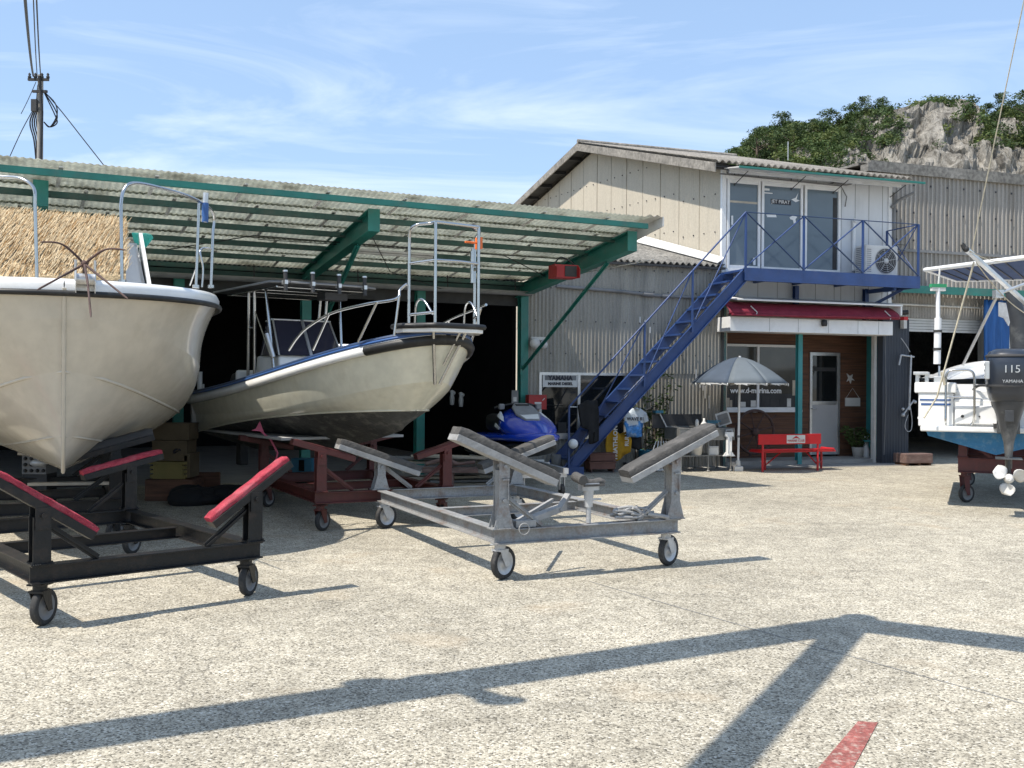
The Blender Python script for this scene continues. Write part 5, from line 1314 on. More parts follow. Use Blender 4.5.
# ================================================================== right warehouse
WS=Fr(*S.pt(0,-.55,0)[:2],19)
wh=thing('warehouse','tall beige corrugated warehouse with a half raised shutter at the right edge','warehouse',tuple(WS.pt(4.1,0,0)),WS.a)
WR=17.0; WT=6.22
dl,dr_,dzt=4.75,6.98,3.08
mb=FMB(WS)
mb.corr((3.9,.02,4.55),(WR-3.9,0,0),(0,0,WT-4.55),(0,1,0),pitch=.115,amp=.022,seg=8,kind='rib')
mb.corr((3.9,.0,3.55),(WR-3.9,0,0),(0,0,1.02),(0,1,0),pitch=.115,amp=.022,seg=8,kind='rib')
mb.corr((3.9,-.01,dzt),(WR-3.9,0,0),(0,0,.5),(0,1,0),pitch=.075,amp=.012,seg=5)
mb.box(3.9,WR,-.15,-.04,dzt,WT)
mb.box(4.25,dl,-.15,0,0,dzt); mb.box(dr_,7.25,-.15,0.02,0,dzt); mb.box(10.4,WR,-.15,0,0,dzt)
mb.build('wall','wall_beige',wh)
mb=FMB(WS)
for zz_ in (3.75,4.75,5.35,5.95):
    s0=4.1
    while s0<13: mb.box(s0,s0+.03,.045,.06,zz_-.02,zz_+.02); s0+=.45
mb.build('nail_heads','ink',wh)
mb=FMB(WS); mb.box(3.9,WR,.03,.05,4.50,4.56); mb.build('girt','mid_grey',wh)
mb=FMB(WS); mb.box(3.78,WR,-.15,.10,WT-.06,WT+.10); mb.poly([(3.78,.1,WT+.1),(WR,.1,WT+.1),(WR,-.3,WT+.2),(3.78,-.3,WT+.2)],.02,(0,0,1)); mb.build('parapet_cap','slate_dark',wh)
mb=FMB(WS); mb.poly([(3.85,.1,WT+.12),(WR,.1,WT+.12),(WR,-8,WT+.5),(3.85,-8,WT+.5)],.05,(0,0,1)); mb.box(4.25,4.3,-8,-.16,0,3.3); mb.box(3.85,3.9,-8,0,3.3,WT); mb.box(WR-.1,WR,-8,0,0,WT); mb.box(3.9,WR,-8,-7.9,0,WT); mb.build('roof','slate_dark',wh)
mb=FMB(WS)
z=dzt
while z>2.78: mb.box(dl,dr_,-.06,-.04 if int(z*100)%2 else -.045,z-.055,z-.004); z-=.06
mb.build('roller_shutter','shutter',wh)
mb=FMB(WS)
z=dzt
while z>0.02: mb.box(7.25,10.4,-.05,-.03,z-.065,z-.006); z-=.07
mb.box(7.25,10.4,-.07,-.055,0,dzt)
mb.build('roller_shutter','shutter',wh)
mb=FMB(WS); mb.box(3.9,10.5,.05,.5,3.62,3.70); mb.m=1; mb.box(3.9,10.5,.48,.53,3.56,3.72); mb.build('eave_channel',['offwhite','green_steel'],wh)
mb=FMB(WS); mb.tube([(4.0,.06,3.36),(7.2,.06,3.34)],.022,8); mb.build('conduit','offwhite',wh)
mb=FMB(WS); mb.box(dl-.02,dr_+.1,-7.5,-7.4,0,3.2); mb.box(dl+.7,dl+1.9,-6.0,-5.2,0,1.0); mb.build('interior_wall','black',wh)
mb=FMB(WS); mb.box(dr_+.02,dr_+.09,.03,.06,0,3.06); mb.build('door_trim','teal',wh)
mb=FMB(WS); mb.bar((3.98,.25,4.42),(4.5,.3,4.40),.02,.02); mb.tube([(4.15,.28,4.25),(4.3,.28,4.6)],.02,6); mb.tube([(4.1,.28,4.5),(4.45,.30,4.35)],.012,6); mb.tube([(4.35,.28,4.6),(4.6,.28,4.6)],.008,5); mb.tube([(4.35,.28,4.5),(4.6,.28,4.48)],.008,5); mb.build('antenna','dark_grey',wh)
# blue tarpaulin hung by warehouse door
mb=FMB(WS); P=[]
s0,_=WS.pick(984,300,.35); s1,_=WS.pick(999,300,.35)
for j in range(13):
    row=[]
    for i in range(13): row.append(Vector((s0+(s1-s0)*i/12*1.6,.35+.05*math.sin(i*1.7)+.02*noise.noise(Vector((i*.4,j*.3,2))),3.5-2.6*j/12)))
    P.append(row)
mb.grid(P,True); tag(mb.build('tarpaulin','tarp_blue',None,solid=.006),'blue tarpaulin sheet hanging beside the warehouse door behind the outboard','tarpaulin')
# striped awning roof in front of the warehouse
aw=thing('striped_awning','sloping blue awning with white edge and stripes above the outboard boat','awning',(0,0,0),0)
pa=DP(925,270,15.5); pb=DP(1045,255,13.2); pc=DP(956,281,16.8); pd=DP(1060,278,15.5)
nn=(pb-pa).cross(pc-pa).normalized(); nn=nn if nn.z>0 else -nn
aw.location=pa
mb=MB(); mb.poly([pa,pb,pd,pc],.012,tuple(nn)); mb.build('cloth','navy_stripe',aw,w=True)
mb=MB(); mb.tube([pa,pb],.035,8); mb.tube([pa,pc],.022,8); mb.tube([pc,pd],.022,8); mb.build('edge','white',aw,w=True)
mb=MB()
for k in range(1,7):
    a=pa.lerp(pb,k/7*.8); b=pc.lerp(pd,k/7*.8); mb.bar(a-nn*.01,b-nn*.01,.02,.008,up=tuple(nn))
mb.build('stripe','ink',aw,w=True)
q=pc; mb=MB(); mb.tube([Vector((pd.x,pd.y,pd.z)),Vector((pd.x,pd.y,0))],.025,8); mb.tube([Vector((pb.x,pb.y,pb.z)),Vector((pb.x,pb.y,0))],.025,8); mb.build('awning_post','offwhite',aw,w=True)
# navy panel with outdoor shower
nv=thing('shower_panel','tall dark navy corrugated panel with an outdoor shower fixed to it','shower panel',tuple(S.pt(3.9,.2,0)),S.a)
mb=FMB(S); mb.box(3.66,4.30,.10,.20,0,2.98); mb.corr((3.66,.212,0),(.64,0,0),(0,0,2.98),(0,1,0),pitch=.07,amp=.006); mb.box(3.64,3.68,.05,.22,0,3.0); mb.build('panel','navy_panel',nv)
mb=FMB(S)
s0,z1=S.pick(908,356,.3); 
def sp_(px,py,o=.30): a,b=S.pick(px,py,o); return (a,o,b)
mb.tube([sp_(911,355),sp_(909,410)],.022,8); mb.tube([sp_(901,355),sp_(914,357)],.018,8); mb.tube([sp_(901,355),sp_(899,365)],.02,8); mb.tube(smooth([sp_(910,352),sp_(906,345),sp_(901,338)],3),.008,6); mb.tube([sp_(903,415),sp_(914,400)],.016,8)
mb.sphere(sp_(903,415),.04); mb.sphere(sp_(915,402),.035); mb.sphere(sp_(903,409),.03)
mb.tube(smooth([sp_(908,415),sp_(905,425),sp_(907,431),sp_(911,430),sp_(912,420),sp_(910,405)],4),.008,6)
mb.build('shower_fitting','galv',nv)
mb=FMB(S); mb.tube([sp_(885,330,.24),sp_(886,400,.24),sp_(884,455,.24)],.006,5); mb.build('hose','mid_grey',nv)
# ================================================================== clutter in front of the shop
def gp(px,py): return G(px,py)
# red bench
bl_=G(775,471.5); brx=G(833,470)
ba=math.atan2(brx.y-bl_.y,brx.x-bl_.x); BL=(brx-bl_).length
bn=thing('bench','red painted bench with a slatted seat and a worn white emblem on its backrest','bench',tuple(bl_),ba)
W2=BL+.0
mb=MB(); mb.box(-.30,W2+.08,.02,.40,.345,.375); 
for y in (.1,.2,.3): mb.box(-.30,W2+.08,y-.045,y+.035,.376,.381)
mb.build('seat','red',bn,bevel=.003)
mb=MB(); mb.box(-.38,W2-.30,-.04,-.015,.50,.69); bk=mb.build('backrest','red',bn,bevel=.004)
mb=MB(); mb.box(.22,.62,-.045,-.041,.52,.67); em=mb.build('emblem','sign_white',bk)
mb=MB(); mb.text('MARINE CLUB',.058,TX((.42,-.049,.565),(1,0,0),(0,-1,0)),.001); 
mb.poly([(.33,-.047,.60),(.42,-.047,.655),(.51,-.047,.60),(.42,-.047,.615)],.002,(0,-1,0)); mb.build('emblem_print','red',em)
for x,y in ((-.28,-.02),(W2-.36,-.02),(.02,.36),(W2,.36)):
    mb=MB(); mb.tube([(x,y,0),(x,y,.52 if y<0 else .345)],.022,8); mb.build('leg','red',bn)
mb=MB()
mb.tube([(-.28,-.02,.40),(W2,-.02,.40)],.02,8); mb.tube([(-.28,-.02,.12),(.02,.36,.12)],.015,6); mb.tube([(W2-.36,-.02,.14),(W2,.36,.14)],.015,6)
mb.tube([(.0,.3,.10),(.35,.2,.40)],.014,6); mb.tube([(W2-.3,.1,.12),(.75,.2,.40)],.014,6); mb.tube([(W2,-.02,.40),(W2,.36,.40)],.02,8); mb.tube([(-.28,-.02,.40),(-.28,.36,.38)],.018,8)
mb.build('stretcher','red',bn)
# parasol
pb_=G(738,471); pa_=thing('parasol','grey-blue parasol with a worn edge on a white pole beside the sink','parasol',tuple(pb_),0)
zt_=DP(740,356,pb_.y).z; zrim=DP(740,382,pb_.y).z; RR=.90
mb=MB(); mb.tube([(0,0,.05),(0.02,0,zt_)],.022,10); mb.m=1; mb.tube([(0.0,0,.62),(0.0,0,.66)],.03,8); mb.build('pole',['white','mid_grey'],pa_)
mb=MB(); mb.box(-.08,.08,-.08,.08,0,.09); mb.lathe([(0,0),(.05,0),(.045,.09),(.03,.11)],12,True,Matrix.Translation((0,0,.09))); mb.build('base','offwhite',pa_,bevel=.01)
mb=MB(); n=8; 
for k in range(n):
    a0=2*math.pi*k/n+.35; a1=2*math.pi*(k+1)/n+.35; P=[]
    for j in range(8):
        t=j/7; row=[]
        for i in range(7):
            a=a0+(a1-a0)*i/6; sagf=1-.055*math.sin(math.pi*i/6)*t
            r=RR*t*sagf; z=zt_-.02-(zt_-zrim)*(t**1.6)+.0
            row.append(Vector((r*math.cos(a),r*math.sin(a),z)))
        P.append(row)
    mb.m=1 if k in (3,4) else 0
    mb.grid(P,True)
    mb.m=2; mb.tube([P[7][0],P[7][0]-Vector((0,0,.05))],.008,4)
cn=mb.build('canopy',['umbrella','navy_cloth','white'],pa_,solid=.003)
mb=MB()
for k in range(n):
    a=2*math.pi*k/n+.35; mb.tube([(0,0,zt_-.25),(RR*.5*math.cos(a),RR*.5*math.sin(a),zt_-.02-(zt_-zrim)*.33-.01)],.006,4)
    mb.tube([Vector((RR*t*math.cos(a),RR*t*math.sin(a),zt_-.03-(zt_-zrim)*(t**1.6))) for t in [i/6 for i in range(7)]],.005,4)
mb.build('rib','galv',pa_)
mb=MB()
for k in range(n*6):
    if k%6==0: continue
    a=2*math.pi*k/(n*6)+.35; f=(k%6)/6; r=RR*(1-.055*math.sin(math.pi*f)); a2=2*math.pi*(k+1)/(n*6)+.35
    mb.poly([(r*math.cos(a),r*math.sin(a),zrim-.02),(r*math.cos(a2),r*math.sin(a2),zrim-.02),(r*math.cos(a2),r*math.sin(a2),zrim-.045-.01*(k%3)),(r*math.cos(a),r*math.sin(a),zrim-.04)],.003,(math.cos(a),math.sin(a),0))
mb.build('valance','offwhite',pa_)
# sink table
SK=Fr(*S.pt(-2.0,.45,0)[:2],19)
sk=thing('sink_table','worn stainless sink bench with a high back panel, next to the parasol pole','sink table',(SK.x,SK.y,0),SK.a)
def lk(px,py,o=.6): return SK.pick(px,py,o)
tx0,tz0=SK.pick(680,420,.6); tx1,_=SK.pick(735,420,.6)
ztop=SK.pick(700,432,.6)[1]
mb=FMB(SK)
zt2=SK.pick(735,428,.6)[1]; zb2=SK.pick(735,440,.6)[1]
mb.poly([(tx0,.0,zt2),(tx1,.0,zt2),(tx1,.6,zt2),(tx0,.6,zt2)],.02,(0,0,-1)); mb.box(tx0,tx1,.585,.6,zb2,zt2-.021); mb.box(tx0,tx0+.015,.0,.584,zb2,zt2-.021); mb.box(tx1-.015,tx1,.0,.584,zb2,zt2-.021)
mb.box(tx0,tx1,.0,.03,zt2,zt2+.02)
mb.build('sink_top','steel_worn',sk,bevel=.004)
mb=FMB(SK); mb.box(tx0-.25,tx1-.36,-.02,.01,zt2-.02,zt2+.24); mb.build('back_panel','dark_grey',sk)
for s0 in (tx0+.06,(tx0+tx1)/2+.05,tx1-.05):
    for o in (.06,.54):
        mb=FMB(SK); mb.tube([(s0,o,.02),(s0,o,zb2)],.018,8); mb.lathe([(0,0),(.05,0),(.02,.03),(.0,.03)],10,True,Matrix.Translation((s0,o,0))); mb.build('leg','steel_worn',sk)
mb=FMB(SK); mb.box(tx0+.05,tx1-.05,.05,.55,.28,.30); mb.build('shelf','steel_worn',sk)
def onSK(s,o,z): return SK.pt(s,o,z)
def pickSK(px,py,o): s0,z0=SK.pick(px,py,o); return SK.pt(s0,o,z0)
# items on / under the sink
q=pickSK(696,457,.45); q.z=.30
mb=MB(); mb.lathe([(0,0),(.10,0),(.135,.26),(.145,.265),(.14,.27),(.12,.25),(.095,.02),(0,.02)],20); mb.m=1; mb.tube([Vector((.14*math.cos(a),.14*math.sin(a)*.6-.05,.24-.10*abs(math.sin(a)))) for a in [math.pi*1.0+i*math.pi/8 for i in range(9)]],.004,4)
tag(mb.build('bucket',['offwhite','galv'],None,loc=tuple(q)),'pale round plastic bucket on the shelf under the sink bench','bucket')
q=pickSK(713,456,.45); q.z=.30
mb=MB(); mb.box(-.09,.09,-.07,.07,0,.14); mb.box(-.095,.095,-.075,.075,.14,.16); tag(mb.build('storage_box','offwhite',None,loc=tuple(q),bevel=.01),'small off-white lidded box on the shelf under the sink bench','box')
q=pickSK(708,425,.3); q.z=zt2
mb=MB(); 
rr=random.Random(3)
for k in range(5): mb.box(-.16+.03*k,.02+.05*k,-.1,.08,.028*k,.028*k+.02)
tag(mb.build('blue_tray','bluebin',None,loc=tuple(q)),'stack of blue trays on the sink bench','trays')
q=pickSK(726,421,.3); q.z=zt2
mb=MB(T=Matrix.Rotation(R(-18),4,'Y')); mb.box(-.13,.13,-.02,.02,.04,.30); mb.m=1; mb.box(-.10,.10,-.03,-.021,.07,.26); mb.box(-.08,.08,-.04,-.031,.15,.17)
tag(mb.build('dish_rack',['galv','mid_grey'],None,loc=tuple(q),bevel=.005),'tilted silver rack leaning on the right end of the sink bench','rack')
q=pickSK(704,426,.5); q.z=zt2
mb=MB(); mb.lathe([(0,0),(.06,0),(.07,.05),(.05,.09),(.02,.13),(.018,.18),(0,.18)],12); mb.T=Matrix.Translation((-.12,.05,0)); mb.lathe([(0,0),(.035,0),(.035,.12),(.012,.16),(0,.16)],10)
tag(mb.build('detergent_bottles','offwhite',None,loc=tuple(q)),'pale squeeze bottles standing on the left part of the sink bench','bottles')
# white lantern hung on front of the sink
q=pickSK(729,443,.66)
mb=MB(); mb.tube([(0,0,-.22),(0,0,.16)],.055,12); mb.m=1; mb.tube([(-.055,0,.16),(-.055,0,.24),(.055,0,.24),(.055,0,.16)],.012,6); mb.m=0; mb.box(-.075,.075,-.05,.05,.12,.20); mb.poly([(-.11,-.03,-.24),(.11,-.03,-.24),(.06,-.03,-.17),(-.06,-.03,-.17)],.06,(0,1,0))
mb.tube([(-.03,-.06,-.15),(-.03,-.06,.10)],.012,6); mb.tube([(.03,-.06,-.15),(.03,-.06,.10)],.012,6)
tag(mb.build('lantern',['white','galv'],None,loc=tuple(q)),'white hanging lantern on the front edge of the sink bench by the parasol pole','lantern')
# wooden wheel
q=S.pick(755,432,-.55); c=S.pt(q[0],-.55,q[1]); c.z=max(c.z,.52)
whl=thing('spoked_wheel','old rusty spoked wheel leaning against the wood wall below the shop window','wheel',tuple(c),S.a)
Rw=.44
mb=MB(T=Matrix.Rotation(R(90),4,'X')); mb.tube([(math.cos(a)*Rw,math.sin(a)*Rw,0) for a in [i*math.pi/20 for i in range(40)]],.03,8,closed=True); mb.build('rim','rusty',whl)
mb=MB(T=Matrix.Rotation(R(90),4,'X')); mb.lathe([(0,-.07),(.06,-.07),(.09,-.03),(.09,.03),(.06,.07),(0,.07)],14); mb.build('hub','rusty',whl)
for k in range(8):
    a=k*math.pi/4+.25; mb=MB(T=Matrix.Rotation(R(90),4,'X')); mb.tube([(math.cos(a)*.07,math.sin(a)*.07,0),(math.cos(a)*.26,math.sin(a)*.26,0),(math.cos(a)*Rw,math.sin(a)*Rw,0)],.02,6,rs=[.022,.014,.022]); mb.build('spoke','rusty',whl)
mb=MB(T=Matrix.Rotation(R(90),4,'X')); mb.tube([(math.cos(.6)*Rw,math.sin(.6)*Rw,0),(math.cos(.6)*(Rw+.16),math.sin(.6)*(Rw+.16),0)],.018,8); mb.tube([(-.12,-.50,.0),(-.10,-.42,0)],.03,6); mb.build('handle','rusty',whl)
# potted plants by the door
def leafy(mb,c,r,n,sz,rr,drop=.3,upb=0):
    for k in range(n):
        while True:
            v=Vector((rr.uniform(-1,1),rr.uniform(-1,1),rr.uniform(-1,1)))
            if v.length<1: break
        p=Vector(c)+Vector((v.x*r[0],v.y*r[1],v.z*r[2])); a=Vector((rr.gauss(0,1),rr.gauss(0,1),rr.gauss(0,.6)+upb)).normalized(); b=a.cross(Vector((rr.gauss(0,1),rr.gauss(0,1),rr.gauss(0,1)))).normalized()
        s1=sz*rr.uniform(.6,1.3); s2=s1*.38
        mb.add([p-a*s1,p+b*s2,p+a*s1,p-b*s2],[(0,1,2,3)],False)
q=S.pick(858,455,-.55); c=S.pt(q[0],-.55,.08); rr=random.Random(21)
pp=thing('potted_plant','leafy green plant in a white pot beside the shop door','potted plant',tuple(c),0)
mb=MB(); mb.lathe([(0,0),(.10,0),(.13,.20),(.14,.21),(.12,.20),(.0,.17)],18); mb.build('pot','offwhite',pp)
mb=MB(); leafy(mb,(.0,0,.42),(.26,.2,.22),420,.05,rr); leafy(mb,(-.22,0,.55),(.16,.1,.12),70,.05,rr); mb.build('foliage','leaf',pp)
mb=MB(); 
for k in range(7): a=rr.uniform(0,6.28); mb.tube([(0,0,.17),(math.cos(a)*.12,math.sin(a)*.1,.35),(math.cos(a)*.24,math.sin(a)*.16,.5+rr.uniform(0,.12))],.007,5)
mb.build('stem','bark',pp)
q=S.pick(866,460,-.45); c=S.pt(q[0],-.45,.08)
mb=MB(); mb.tube([(0,0,0),(0.01,0,.12),(0,0,.24),(.01,0,.34)],.05,10,rs=[.06,.075,.05,.04]); mb.sphere((.01,-.01,.38),.045); mb.tube([(-.04,-.04,0),(-.035,-.05,.16)],.018,6); mb.tube([(.04,-.04,0),(.035,-.05,.16)],.018,6); mb.tube([(-.02,0,.41),(-.03,0,.45)],.012,5); mb.tube([(.04,0,.41),(.045,0,.45)],.012,5)
tag(mb.build('animal_figurine','offwhite',None,loc=tuple(c)),'small white sitting animal figurine beside the white plant pot','figurine')
mb=MB(T=FM(S)); 
fm_=FMB(S); s0,z0=S.pick(870,441,-.3); fm_.box(s0-.09,s0+.09,-.42,-.22,z0-.015,z0+.015); fm_.box(s0+.05,s0+.09,-.40,-.24,z0-.12,z0-.016)
tag(fm_.build('side_shelf','teal',None),'small teal shelf ledge just above the white animal figurine','shelf')
# old wooden block
q0=G(906,466); q1=G(938,466)
mb=MB(); mb.box(0,.62,0,.42,.05,.24); mb.m=1; mb.box(.02,.08,.02,.40,0,.05); mb.box(.30,.36,.02,.40,0,.05); mb.box(.54,.60,.02,.40,0,.05)
tag(mb.build('wood_block',['wood_old','wood_dark'],None,loc=tuple(q0),rz=R(14),bevel=.012),'weathered wooden platform block on the ground at the foot of the navy panel','wood block')
# hanging laundry under the stairs
def cloth(name,label,cat,outline,o,mats,pr=None,th=.02,wob=.03,extra=None):
    """outline: pixel polygon on plane o of the shop frame; real garment of cloth with folds"""
    pts=[]
    for px,py in outline: s0,z0=S.pick(px,py,o); pts.append((s0,z0))
    bm=bmesh.new(); vs=[bm.verts.new((a,0,b)) for a,b in pts]; f=bm.faces.new(vs)
    bmesh.ops.triangulate(bm,faces=[f])
    for _ in range(4): bmesh.ops.subdivide_edges(bm,edges=[e for e in bm.edges if e.calc_length()>.05],cuts=1,use_grid_fill=False)
    bmesh.ops.triangulate(bm,faces=bm.faces)
    sx=sum(p[0] for p in pts)/len(pts)
    mb=FMB(S); 
    for f in bm.faces:
        c=f.calc_center_median(); mb.m=pr(c.x-sx,c.z,pts) if pr else 0
    mb.m=0
    b=len(mb.v); idx={}
    for v in bm.verts:
        idx[v]=len(mb.v); y=o+wob*math.sin((v.co.x-sx)*26+v.co.z*2)+wob*.8*noise.noise(Vector((v.co.x*6,v.co.z*3,4)))
        mb.v.append(mb.T@Vector((v.co.x,y,v.co.z)))
    for f in bm.faces:
        c=f.calc_center_median(); mb.f.append([idx[v] for v in f.verts]); mb.mi.append(pr(c.x-sx,c.z,pts) if pr else 0); mb.sm.append(True)
    bm.free()
    return tag(mb.build(name,mats,None,solid=th),label,cat)
zs_=S.pick(683,425,1.12)[1]
ts=cloth('cycling_shirt','short sleeved shirt, white above fading to bright blue below, hung behind the blue stairs','shirt',[(633,408),(638,410),(641,408),(646,413),(648,421),(643,424),(642,437),(627,437),(628,424),(624,424),(627,412)],.55,['white_shirt','blue_shirt'],pr=lambda x,z,p:1 if z<max(q[1] for q in p)-.28+.05*math.sin(x*20) else 0)
s0,z0=S.pick(635.5,419,.62); mb=MB(); mb.text('WAVE 81',.085,FT(S,s0,.62,z0),.001,bold=.003); t_=mb.build('print','ink',ts); t_.matrix_world=Matrix()
yl=cloth('hanging_towel','mustard yellow shirt with white vertical letters, hung behind the blue stairs','towel',[(607,432),(613,430),(620,434),(628,431),(631,440),(630,452),(617,461),(606,458),(605,445)],.45,['yellow_cloth'])
s0,z0=S.pick(615.5,443,.52); mb=MB(); mb.text('TRIATHLON',.115,FT(S,s0,.52,z0)@Matrix.Rotation(R(90),4,'Z'),.001,bold=.004)
t_=mb.build('print','offwhite',yl); t_.matrix_world=Matrix(); mb=MB(); s1,z1=S.pick(627,440,.52); mb.text('RUN',.11,FT(S,s1,.52,z1)@Matrix.Rotation(R(90),4,'Z'),.001,bold=.002); t_=mb.build('print','offwhite',yl); t_.matrix_world=Matrix()
cloth('wetsuit','black wetsuit hung over the handrail of the blue stairs','wetsuit',[(579,405),(586,401),(597,400),(599,412),(599,441),(596,443),(594,432),(592,444),(589,444),(588,430),(583,428),(581,418)],1.10,['wetsuit'],th=.04,wob=.02)
cloth('dark_towel','small black cloth hung between the stairs and the yellow shirt','cloth',[(613,428),(620,426),(624,430),(622,436),(616,437),(611,434)],.40,['wetsuit'])
cloth('dark_trousers','dark trousers hung just below the blue and white shirt','trousers',[(632,437),(642,437),(641,449),(637,450),(632,448)],.50,['wetsuit'])
mb=FMB(S); s0,z0=S.pick(607,432,.5); s1,z1=S.pick(650,406,.5); mb.tube([(s0-.1,.5,z0+.02),(s1+.1,.5,z1)],.010,6)
tag(mb.build('clothes_line','dark_grey',None),'dark pole from which the two shirts hang by the corrugated wall','pole')
# planter, bins, pots under stairs
q=G(590,473); mb=MB()
for k in range(2): mb.box(0,.50,0,.26,.06+.15*k,.19+.15*k); mb.box(-.015,.515,-.015,.275,.175+.15*k,.20+.15*k)
mb.m=1
for x in (.02,.45): mb.box(x,x+.03,.0,.25,0,.06)
tag(mb.build('planter_box',['terracotta','rusty'],None,loc=tuple(q),rz=S.a,bevel=.008),'brown stacked planter box under the stairs','planter')
q=G(651,471); mb=MB(); mb.lathe([(0,0),(.17,0),(.20,.36),(.215,.37),(.19,.36),(.16,.03),(0,.03)],20); tag(mb.build('blue_tub','bluebin',None,loc=(q.x,q.y+.3,0)),'dark blue tub on the ground left of the sink bench','tub')
q=G(632,469); mb=MB(); mb.lathe([(0,0),(.12,0),(.17,.12),(.15,.12),(.1,.02),(0,.02)],18); tag(mb.build('basin','dark_grey',None,loc=tuple(q)),'low dark basin on the ground between the planter and the tub','basin')
for (px,py,r_,h_,lb) in ((557,474,.09,.30,'short grey cylinder standing left of the stair foot'),(566,474,.07,.24,'smaller grey cylinder touching the stair foot'),(583,472,.13,.22,'squat grey pot behind the stair foot')):
    q=G(px,py); mb=MB(); mb.lathe([(0,0),(r_,0),(r_,h_),(r_*.8,h_+.02),(r_*.7,h_-.02),(0,h_-.03)],16); tag(mb.build('container','mid_grey',None,loc=(q.x,q.y+.35,0)),lb,'container')
# plants (bamboo-like) by the corrugated wall
rr=random.Random(31); c=S.pt(-1.55,.20,0)
bp_=thing('tall_plant','tall sparse bamboo-like plant against the corrugated wall left of the parasol','plant',tuple(c),0)
mb=MB(); tops=[]
for k in range(9):
    a=Vector((rr.uniform(-.35,.35),rr.uniform(-.05,.05),0)); b=a+Vector((rr.uniform(-.2,.25),rr.uniform(-.05,.05),rr.uniform(1.1,1.75))); mb.tube([a,a.lerp(b,.5)+Vector((rr.uniform(-.04,.04),0,0)),b],.010,5,rs=[.012,.009,.005]); tops.append((a,b))
mb.build('stem','bark',bp_)
mb=MB()
for a,b in tops:
    for t in (.45,.6,.75,.88,1): leafy(mb,a.lerp(b,t)+Vector((rr.uniform(-.1,.1),0,0)),(.14,.10,.09),8,.055,rr)
leafy(mb,(-.05,0,.35),(.25,.10,.3),70,.05,rr)
mb.build('foliage','leaf',bp_)
q=S.pick(661,418,.5); 
mb=FMB(S); a=S.pick(659,412,.5); b=S.pick(668,430,.5); mb.tube([(a[0],.5,a[1]),(b[0],.5,b[1]),(b[0]+.1,.5,0)],.014,6); mb.m=1; mb.box(a[0]-.10,a[0]+.06,.44,.56,a[1]-.02,a[1]+.03)
tag(mb.build('floor_brush',['offwhite','bluebin'],None),'long handled brush leaning against the plant beside the sink bench','brush')
# small bike-like rack left of sink
mb=FMB(S); s0=-1.75
for k in range(5): mb.tube([(s0+.04*k,.75,0),(s0-.10+.09*k,.7,.35),(s0+.05*k,.65,.55)],.010,5)
mb.tube([(s0-.1,.8,.03),(s0+.25,.85,.03)],.015,6); tag(mb.build('tool_stand','alu',None),'thin metal stand of rods on the ground by the left legs of the sink bench','stand')
# small red box and white outlet on the column beside the corrugated shed
q=DP(536,402,18.0); mb=MB(T=Matrix.Translation(q)@Matrix.Rotation(S.a,4,'Z')); mb.box(-.17,.17,-.09,.09,-.13,.13); mb.m=1; mb.box(-.06,.07,-.094,-.0905,-.03,.0); mb.tube([(.09,-.095,.03),(.13,-.095,.07)],.008,5)
tag(mb.build('fire_box',['red_dull','sign_white'],None,w=True,loc=tuple(q),bevel=.01),'dark red cabinet with a white strip, left of the shed window','cabinet')
q=DP(515,397,17.9); mb=MB(T=Matrix.Translation(q)); mb.box(-.06,.06,-.04,.04,-.12,.12); mb.m=1; mb.box(-.03,.03,-.045,-.041,-.08,.0); tag(mb.build('meter_box',['mid_grey','offwhite'],None,w=True,loc=tuple(q)),'small grey meter box on the green column behind the jet ski','meter box')
# ------------------------------------------------------------------ clutter inside the shed
def crate(loc,rz,label,w_=.55,d_=.38,h_=.32,m='yellow_crate'):
    mb=MB(); t=.02
    mb.poly([(-w_/2*.9,-d_/2*.9,0),(w_/2*.9,-d_/2*.9,0),(w_/2*.9,d_/2*.9,0),(-w_/2*.9,d_/2*.9,0)],.02,(0,0,1))
    for k in range(4):
        z=.02+k*h_/4; mb.box(-w_/2*.95,w_/2*.95,-d_/2,-d_/2+t,z,z+h_/4-.02); mb.box(-w_/2*.95,w_/2*.95,d_/2-t,d_/2,z,z+h_/4-.02)
        mb.box(-w_/2,-w_/2+t,-d_/2+.021,d_/2-.021,z,z+h_/4-.02); mb.box(w_/2-t,w_/2,-d_/2+.021,d_/2-.021,z,z+h_/4-.02)
    mb.box(-w_/2-.015,w_/2+.015,-d_/2-.015,-d_/2+.0,h_-.03,h_); mb.box(-w_/2*.8,w_/2*.8,-d_/2+.001,-d_/2+.018,.0,h_-.02)
    return tag(mb.build('crate',m,None,loc=loc,rz=rz),label,'crate',None)
Yc=13.2
q=DP(169,481,Yc); zb_=q.z
def boxat(px0,py0,px1,py1,Y,depth): 
    a=DP(px0,py1,Y); b=DP(px1,py0,Y); return a,b
a,b=boxat(149,462,186,479,Yc,.4)
crate(((a.x+b.x)/2,Yc+.2,a.z),0,'yellow slatted crate in the shed under the right side of the largest boat',w_=b.x-a.x,h_=b.z-a.z)
mb=MB(); mb.box(a.x-.05,b.x+.1,Yc-.02,Yc+.5,0,a.z-.005); mb.box(a.x-.1,b.x+.3,Yc+.5,Yc+.55,a.z-.2,a.z+.05)
tag(mb.build('wooden_stand','wood_dark',None,bevel=.01),'low dark timber stand beneath the yellow slatted crate','stand')
